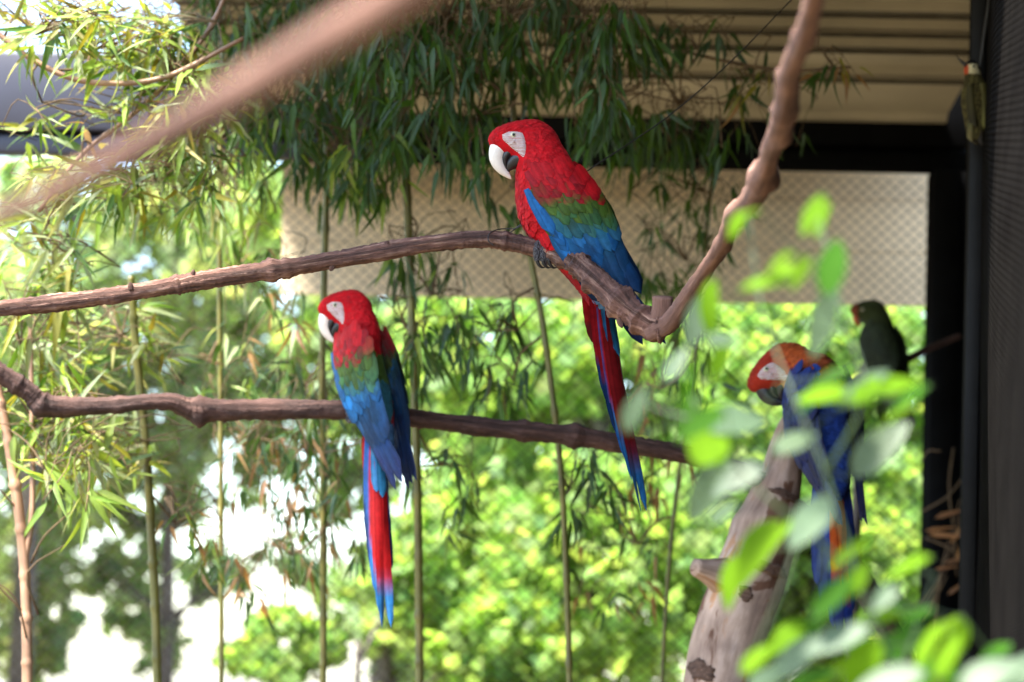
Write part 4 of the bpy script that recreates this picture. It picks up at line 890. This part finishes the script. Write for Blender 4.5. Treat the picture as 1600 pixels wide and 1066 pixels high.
# ---- woodpecker clinging to the upright
def woodpecker():
    q = P(1523, 165, 7.80); root = empty("woodpecker", q, "small olive speckled woodpecker with black cap clinging to the dark upright", "bird")
    s = .00185
    def pt(u, v, w=0.0): return np.array([u * s, w * s, -v * s])      # u right, v down (photo pixels), w depth
    prim = [((-6, -55), (11, 11, 13)), ((-4, -40), (11, 12, 16)), ((0, -10), (21, 17, 34)), ((2, 20), (17, 14, 28)), ((4, 40), (10, 9, 18))]
    def sdf(p_):
        d = None
        for (u, v), r_ in prim:
            e_ = ell(p_, (u, 0, -v), r_); d = e_ if d is None else smin(d, e_, 9)
        return d
    h_ = 2.5; lo = np.array([-40, -35, -80.]); hi = np.array([45, 35, 85.]); ax = [np.arange(lo[i], hi[i], h_) for i in range(3)]
    V, F = surface_nets(sdf(np.stack(np.meshgrid(*ax, indexing='ij'), -1)), lo, h_)
    C = []
    for v in V:
        u, ww, z = v
        if z > 59 or (z > 52 and u > 2): C.append((.006, .006, .006))
        elif z > 44: C.append((.55, .48, .28) if u > -12 else (.4, .06, .02))
        elif math.sin(u * .9 + z * .5) * math.sin(z * .8 - ww * .6) > .35 and u < 8: C.append((.12, .10, .03))
        else: C.append((.035, .028, .009) if u < 8 else (.07, .06, .016))
    put("body", make_mesh("body", V * s, F, M['skin_under'], np.zeros((len(V), 2)), C), root)
    mb = MB(); V_, F_, U_ = tube([pt(-14, -58, -4), pt(-22, -64, -5), pt(-30, -72, -6)], [.007, .004, .0006], 8, 8); mb.add(V_, F_, U_); mb.build("beak", M['wire'], root, local=True)
    for (u, v, w_, r_, m_) in ((-5, -55, -10.5, 3.4, 'iris'), (-5, -55, -12.6, 1.9, 'pupil')):
        mb = MB(); a = np.linspace(-1.57, 1.57, 7); k = 10
        mb.add([pt(u, v, w_) + s * r_ * np.array([math.cos(x) * math.cos(6.283 * j / k), math.cos(x) * math.sin(6.283 * j / k), math.sin(x)]) for x in a for j in range(k)], [[i * k + j, i * k + (j + 1) % k, (i + 1) * k + (j + 1) % k, (i + 1) * k + j] for i in range(6) for j in range(k)])
        mb.build("eye", M[m_], root, local=True)
    for (u0, v0, u1, v1, W, c0, c1, dz) in ((-9, -28, 0, 36, 9, (.045, .038, .010), (.025, .02, .006), -18), (9, -30, 15, 38, 9, (.08, .07, .016), (.12, .11, .025), -17), (-4, 10, -6, 56, 7, (.10, .09, .03), (.16, .13, .05), -14), (6, 16, 10, 60, 6, (.03, .02, .01), (.02, .015, .01), -12)):
        d = np.array([u1 - u0, v1 - v0], float); L = np.linalg.norm(d); d /= L
        fn = lambda t, s_, lf: pt(u0 + d[0] * L * t - d[1] * s_, v0 + d[1] * L * t + d[0] * s_, dz + lf * -2 + abs(s_) * .5 + t * 3)
        mb = MB(); v_, f_, u_, c_ = feather_mesh(fn, L, W, c0, c1); mb.add(v_, f_, u_, c_); mb.build("wing" if dz < -15 else "feather", M['feather'], root, local=True)
    for (u0, v0, u1, v1) in ((2, 38, 2, 58), (6, 38, 12, 62), (8, 38, 22, 66)):
        d = np.array([u1 - u0, v1 - v0], float); L = np.linalg.norm(d); d /= L
        fn = lambda t, s_, lf: pt(u0 + d[0] * L * t - d[1] * s_, v0 + d[1] * L * t + d[0] * s_, -6 + lf * -1)
        mb = MB(); v_, f_, u_, c_ = feather_mesh(fn, L, 4, (.05, .04, .015), (.02, .015, .01)); mb.add(v_, f_, u_, c_); mb.build("tail_feather", M['feather'], root, local=True)
    for w_ in (4, 10):
        mb = MB(); V_, F_, U_ = tube([pt(14, 4, w_), pt(24, 0, w_ + 3), pt(30, -6, w_ + 3)], [.006, .004, .003], 6, 8); mb.add(V_, F_, U_); mb.build("foot", M['wire'], root, local=True)
woodpecker()

# ------------------------------------------------------------------ wires
def wire(name, label, pts, r, n=40):
    o = empty(name, P(*pts[-1]), label, "wire"); V, F, UV = tube(px_path(pts), [r] * len(pts), 6, n); mb = MB(); mb.add(V, F, UV); mb.build("strand", M['wire'], o)
wire("support_wire", "thin black wire slanting down from the roof to behind the main macaw", [(1250, -14, 7.2), (1140, 98, 7.0), (1040, 185, 6.9), (900, 280, 6.75), (850, 330, 6.7)], .0016)
wire("support_wire", "black wire hanging down the dark upright above the woodpecker", [(1552, -40, 7.83), (1540, 40, 7.83), (1531, 110, 7.83), (1527, 150, 7.83)], .005)
wire("wire_tie", "twisted black wire tie looped round the perch in front of the main macaw", [(772, 384, 6.36), (763, 376, 6.36), (766, 364, 6.37), (782, 358, 6.4), (806, 357, 6.4), (822, 348, 6.4), (824, 342, 6.4), (812, 352, 6.41), (797, 364, 6.42)], .0014)

# ---- dry twigs and dead leaves caught by the post
dt = empty("dead_twigs", P(1480, 900, 9.75), "bunch of dry brown twigs and dead leaves caught against the dark post", "twigs")
for (x0, y0, x1, y1) in ((1440, 800, 1512, 735), (1440, 945, 1510, 850), (1450, 960, 1505, 820), (1490, 700, 1495, 860), (1440, 970, 1480, 900), (1445, 840, 1500, 870), (1505, 790, 1495, 900), (1460, 1000, 1500, 780), (1440, 720, 1470, 705)):
    a, b_ = P(x0, y0, 9.8), P(x1, y1, 9.72); V, F, UV = tube([a, (a + b_) / 2 + rng.normal(0, .015, 3), b_], [.004, .0035, .002], 5, 8); mb = MB(); mb.add(V, F, UV); mb.build("twig", M['twig'], dt)
b0 = base_of(dt)
for (x, y, a, L) in ((1445, 830, 10, .09), (1460, 810, 20, .10), (1450, 835, -5, .12), (1505, 770, 80, .11), (1500, 820, 70, .1), (1475, 880, 15, .08), (1495, 880, 75, .09), (1508, 890, 85, .1), (1460, 890, 10, .07), (1485, 850, 60, .08), (1480, 930, 40, .08)):
    d = np.array([math.cos(R(a)), -.2, math.sin(R(a))]); o = put("leaf", LT[rng.integers(4)][0], dt)
    m_ = frame_mat(P(x, y, 9.72) - b0, d, nrm([.1, -1, .4]), L * 1.3); o.matrix_basis = Matrix(m_.tolist()); o.color = (*jit((.34, .17, .08), .3), 1)

# ------------------------------------------------------------------ broad-leaved shrub close to the visitors
bs = empty("broadleaf_shrub", (P(1400, 1066, 3.5)[0], 3.5, 0), "glossy broad-leaved shrub shoots in front of the blue macaw, blurred", "shrub")
bb = base_of(bs)
stems = [[(1420, 1300, 3.5), (1400, 1066, 3.5), (1340, 900, 3.45), (1290, 740, 3.45), (1240, 620, 3.5), (1190, 480, 3.6), (1170, 340, 3.7)],
         [(1340, 900, 3.45), (1250, 820, 3.4), (1180, 760, 3.4), (1100, 660, 3.45), (1060, 560, 3.5)],
         [(1290, 740, 3.45), (1350, 620, 3.4), (1320, 500, 3.45), (1295, 400, 3.5), (1275, 330, 3.55)],
         [(1400, 1066, 3.5), (1440, 960, 3.5), (1460, 900, 3.5)], [(1420, 1300, 3.5), (1500, 1120, 3.4), (1570, 1040, 3.4)], [(1100, 660, 3.45), (1030, 640, 3.5), (990, 620, 3.55)]]
SP = np.vstack([catmull(px_path(st_), 60) for st_ in stems])
for st_ in stems:
    V, F, UV = tube(px_path(st_), np.linspace(.0026, .0013, len(st_)), 6, 30, .05); mb = MB(); mb.add(V, F, UV); mb.build("stem", M['stalk'], bs)
BL = """1300 415 105 80 g;1285 505 110 75 p;1105 488 105 78 b;1090 500 90 70 p;1055 568 60 60 p;1130 528 60 20 p;1250 425 60 65 b;1215 410 60 30 b;1270 335 80 62 b;1285 345 60 70 b;1160 338 70 10 b;1150 350 50 60 b;1200 440 90 15 b;1235 420 60 40 b
1380 600 120 35 b;1345 608 110 38 p;1285 598 110 28 g;1305 615 120 12 b;1390 648 95 18 b;1155 650 130 28 p;1110 690 120 62 b;1095 660 90 30 g;1240 690 90 32 p;1105 765 120 58 p;1155 742 90 22 p;1225 825 110 28 b;1175 860 120 48 b;1265 815 130 52 p
1140 905 85 66 b;1415 885 85 20 b;1370 700 110 52 p;1340 905 70 60 b;1305 1000 110 20 p;1240 1030 110 40 p;1350 1010 130 -20 g;1410 1005 130 30 g;1480 1025 80 70 b;1475 985 70 40 b;1430 965 70 30 g;1540 1052 110 35 p;1590 1050 90 30 p
990 640 75 68 p;1385 930 70 50 p;1130 800 60 40 p;1075 640 60 50 g;1260 1060 90 10 g;1390 1060 110 10 p;1440 1060 100 50 g;1345 1040 100 60 b;1230 990 80 30 b;1275 960 80 50 g;1400 940 80 -20 g;1495 1000 70 75 b;1460 1060 90 20 b;1555 1020 80 30 g;1180 1030 70 50 b;1125 560 70 70 b;1075 600 80 80 g;1140 690 90 70 b;1105 640 80 45 b;1200 1060 80 30 p;1330 860 80 30 b;1300 930 90 50 g;1375 960 90 30 b;1450 1010 90 60 b;1310 1050 110 30 b;1500 1050 80 30 g;1420 620 70 30 g"""
TON = {'g': (.03, .095, .008), 'b': (.10, .205, .008), 'p': (.09, .14, .085)}
for ln in BL.replace("\n", ";").split(";"):
    x, y, L, a, k_ = ln.split(); k = k_; x, y, L, a = map(float, (x, y, L, a)); d = 3.45 + rng.uniform(-.18, .18); L = L * mpp(d) * 1.08
    sg = -1 if rng.random() < .5 else 1
    dr = nrm(np.array([math.cos(R(a)), rng.normal(0, .35), math.sin(R(a))]) * sg)
    upv = nrm([rng.normal(0, .3), -.55 if k != 'p' else -.2, .8]) if k != 'p' else nrm([rng.normal(0, .25), -.75, .55])
    m_ = frame_mat(P(x, y, d) - dr * L / 2 - bb, dr, upv, L)
    o = put("leaf", (BTP if k_ == "p" else BT)[rng.integers(3)][0], bs); o.matrix_basis = Matrix(m_.tolist()); o.color = (*jit(TON[k], .15), 1)
    q = P(x, y, d) - dr * L / 2; k = np.argmin(np.linalg.norm(SP - q, axis=1) + .02 * np.maximum(0, SP[:, 2] - q[2])); e = SP[k]
    V, F, UV = tube([e, e * .5 + q * .5 - np.array([0, 0, .06 * np.linalg.norm(q - e)]), q, q + dr * .01], [.0012, .001, .0009, .0007], 5, 9); mb = MB(); mb.add(V, F, UV); mb.build("leaf_stalk", M['stalk'], bs)
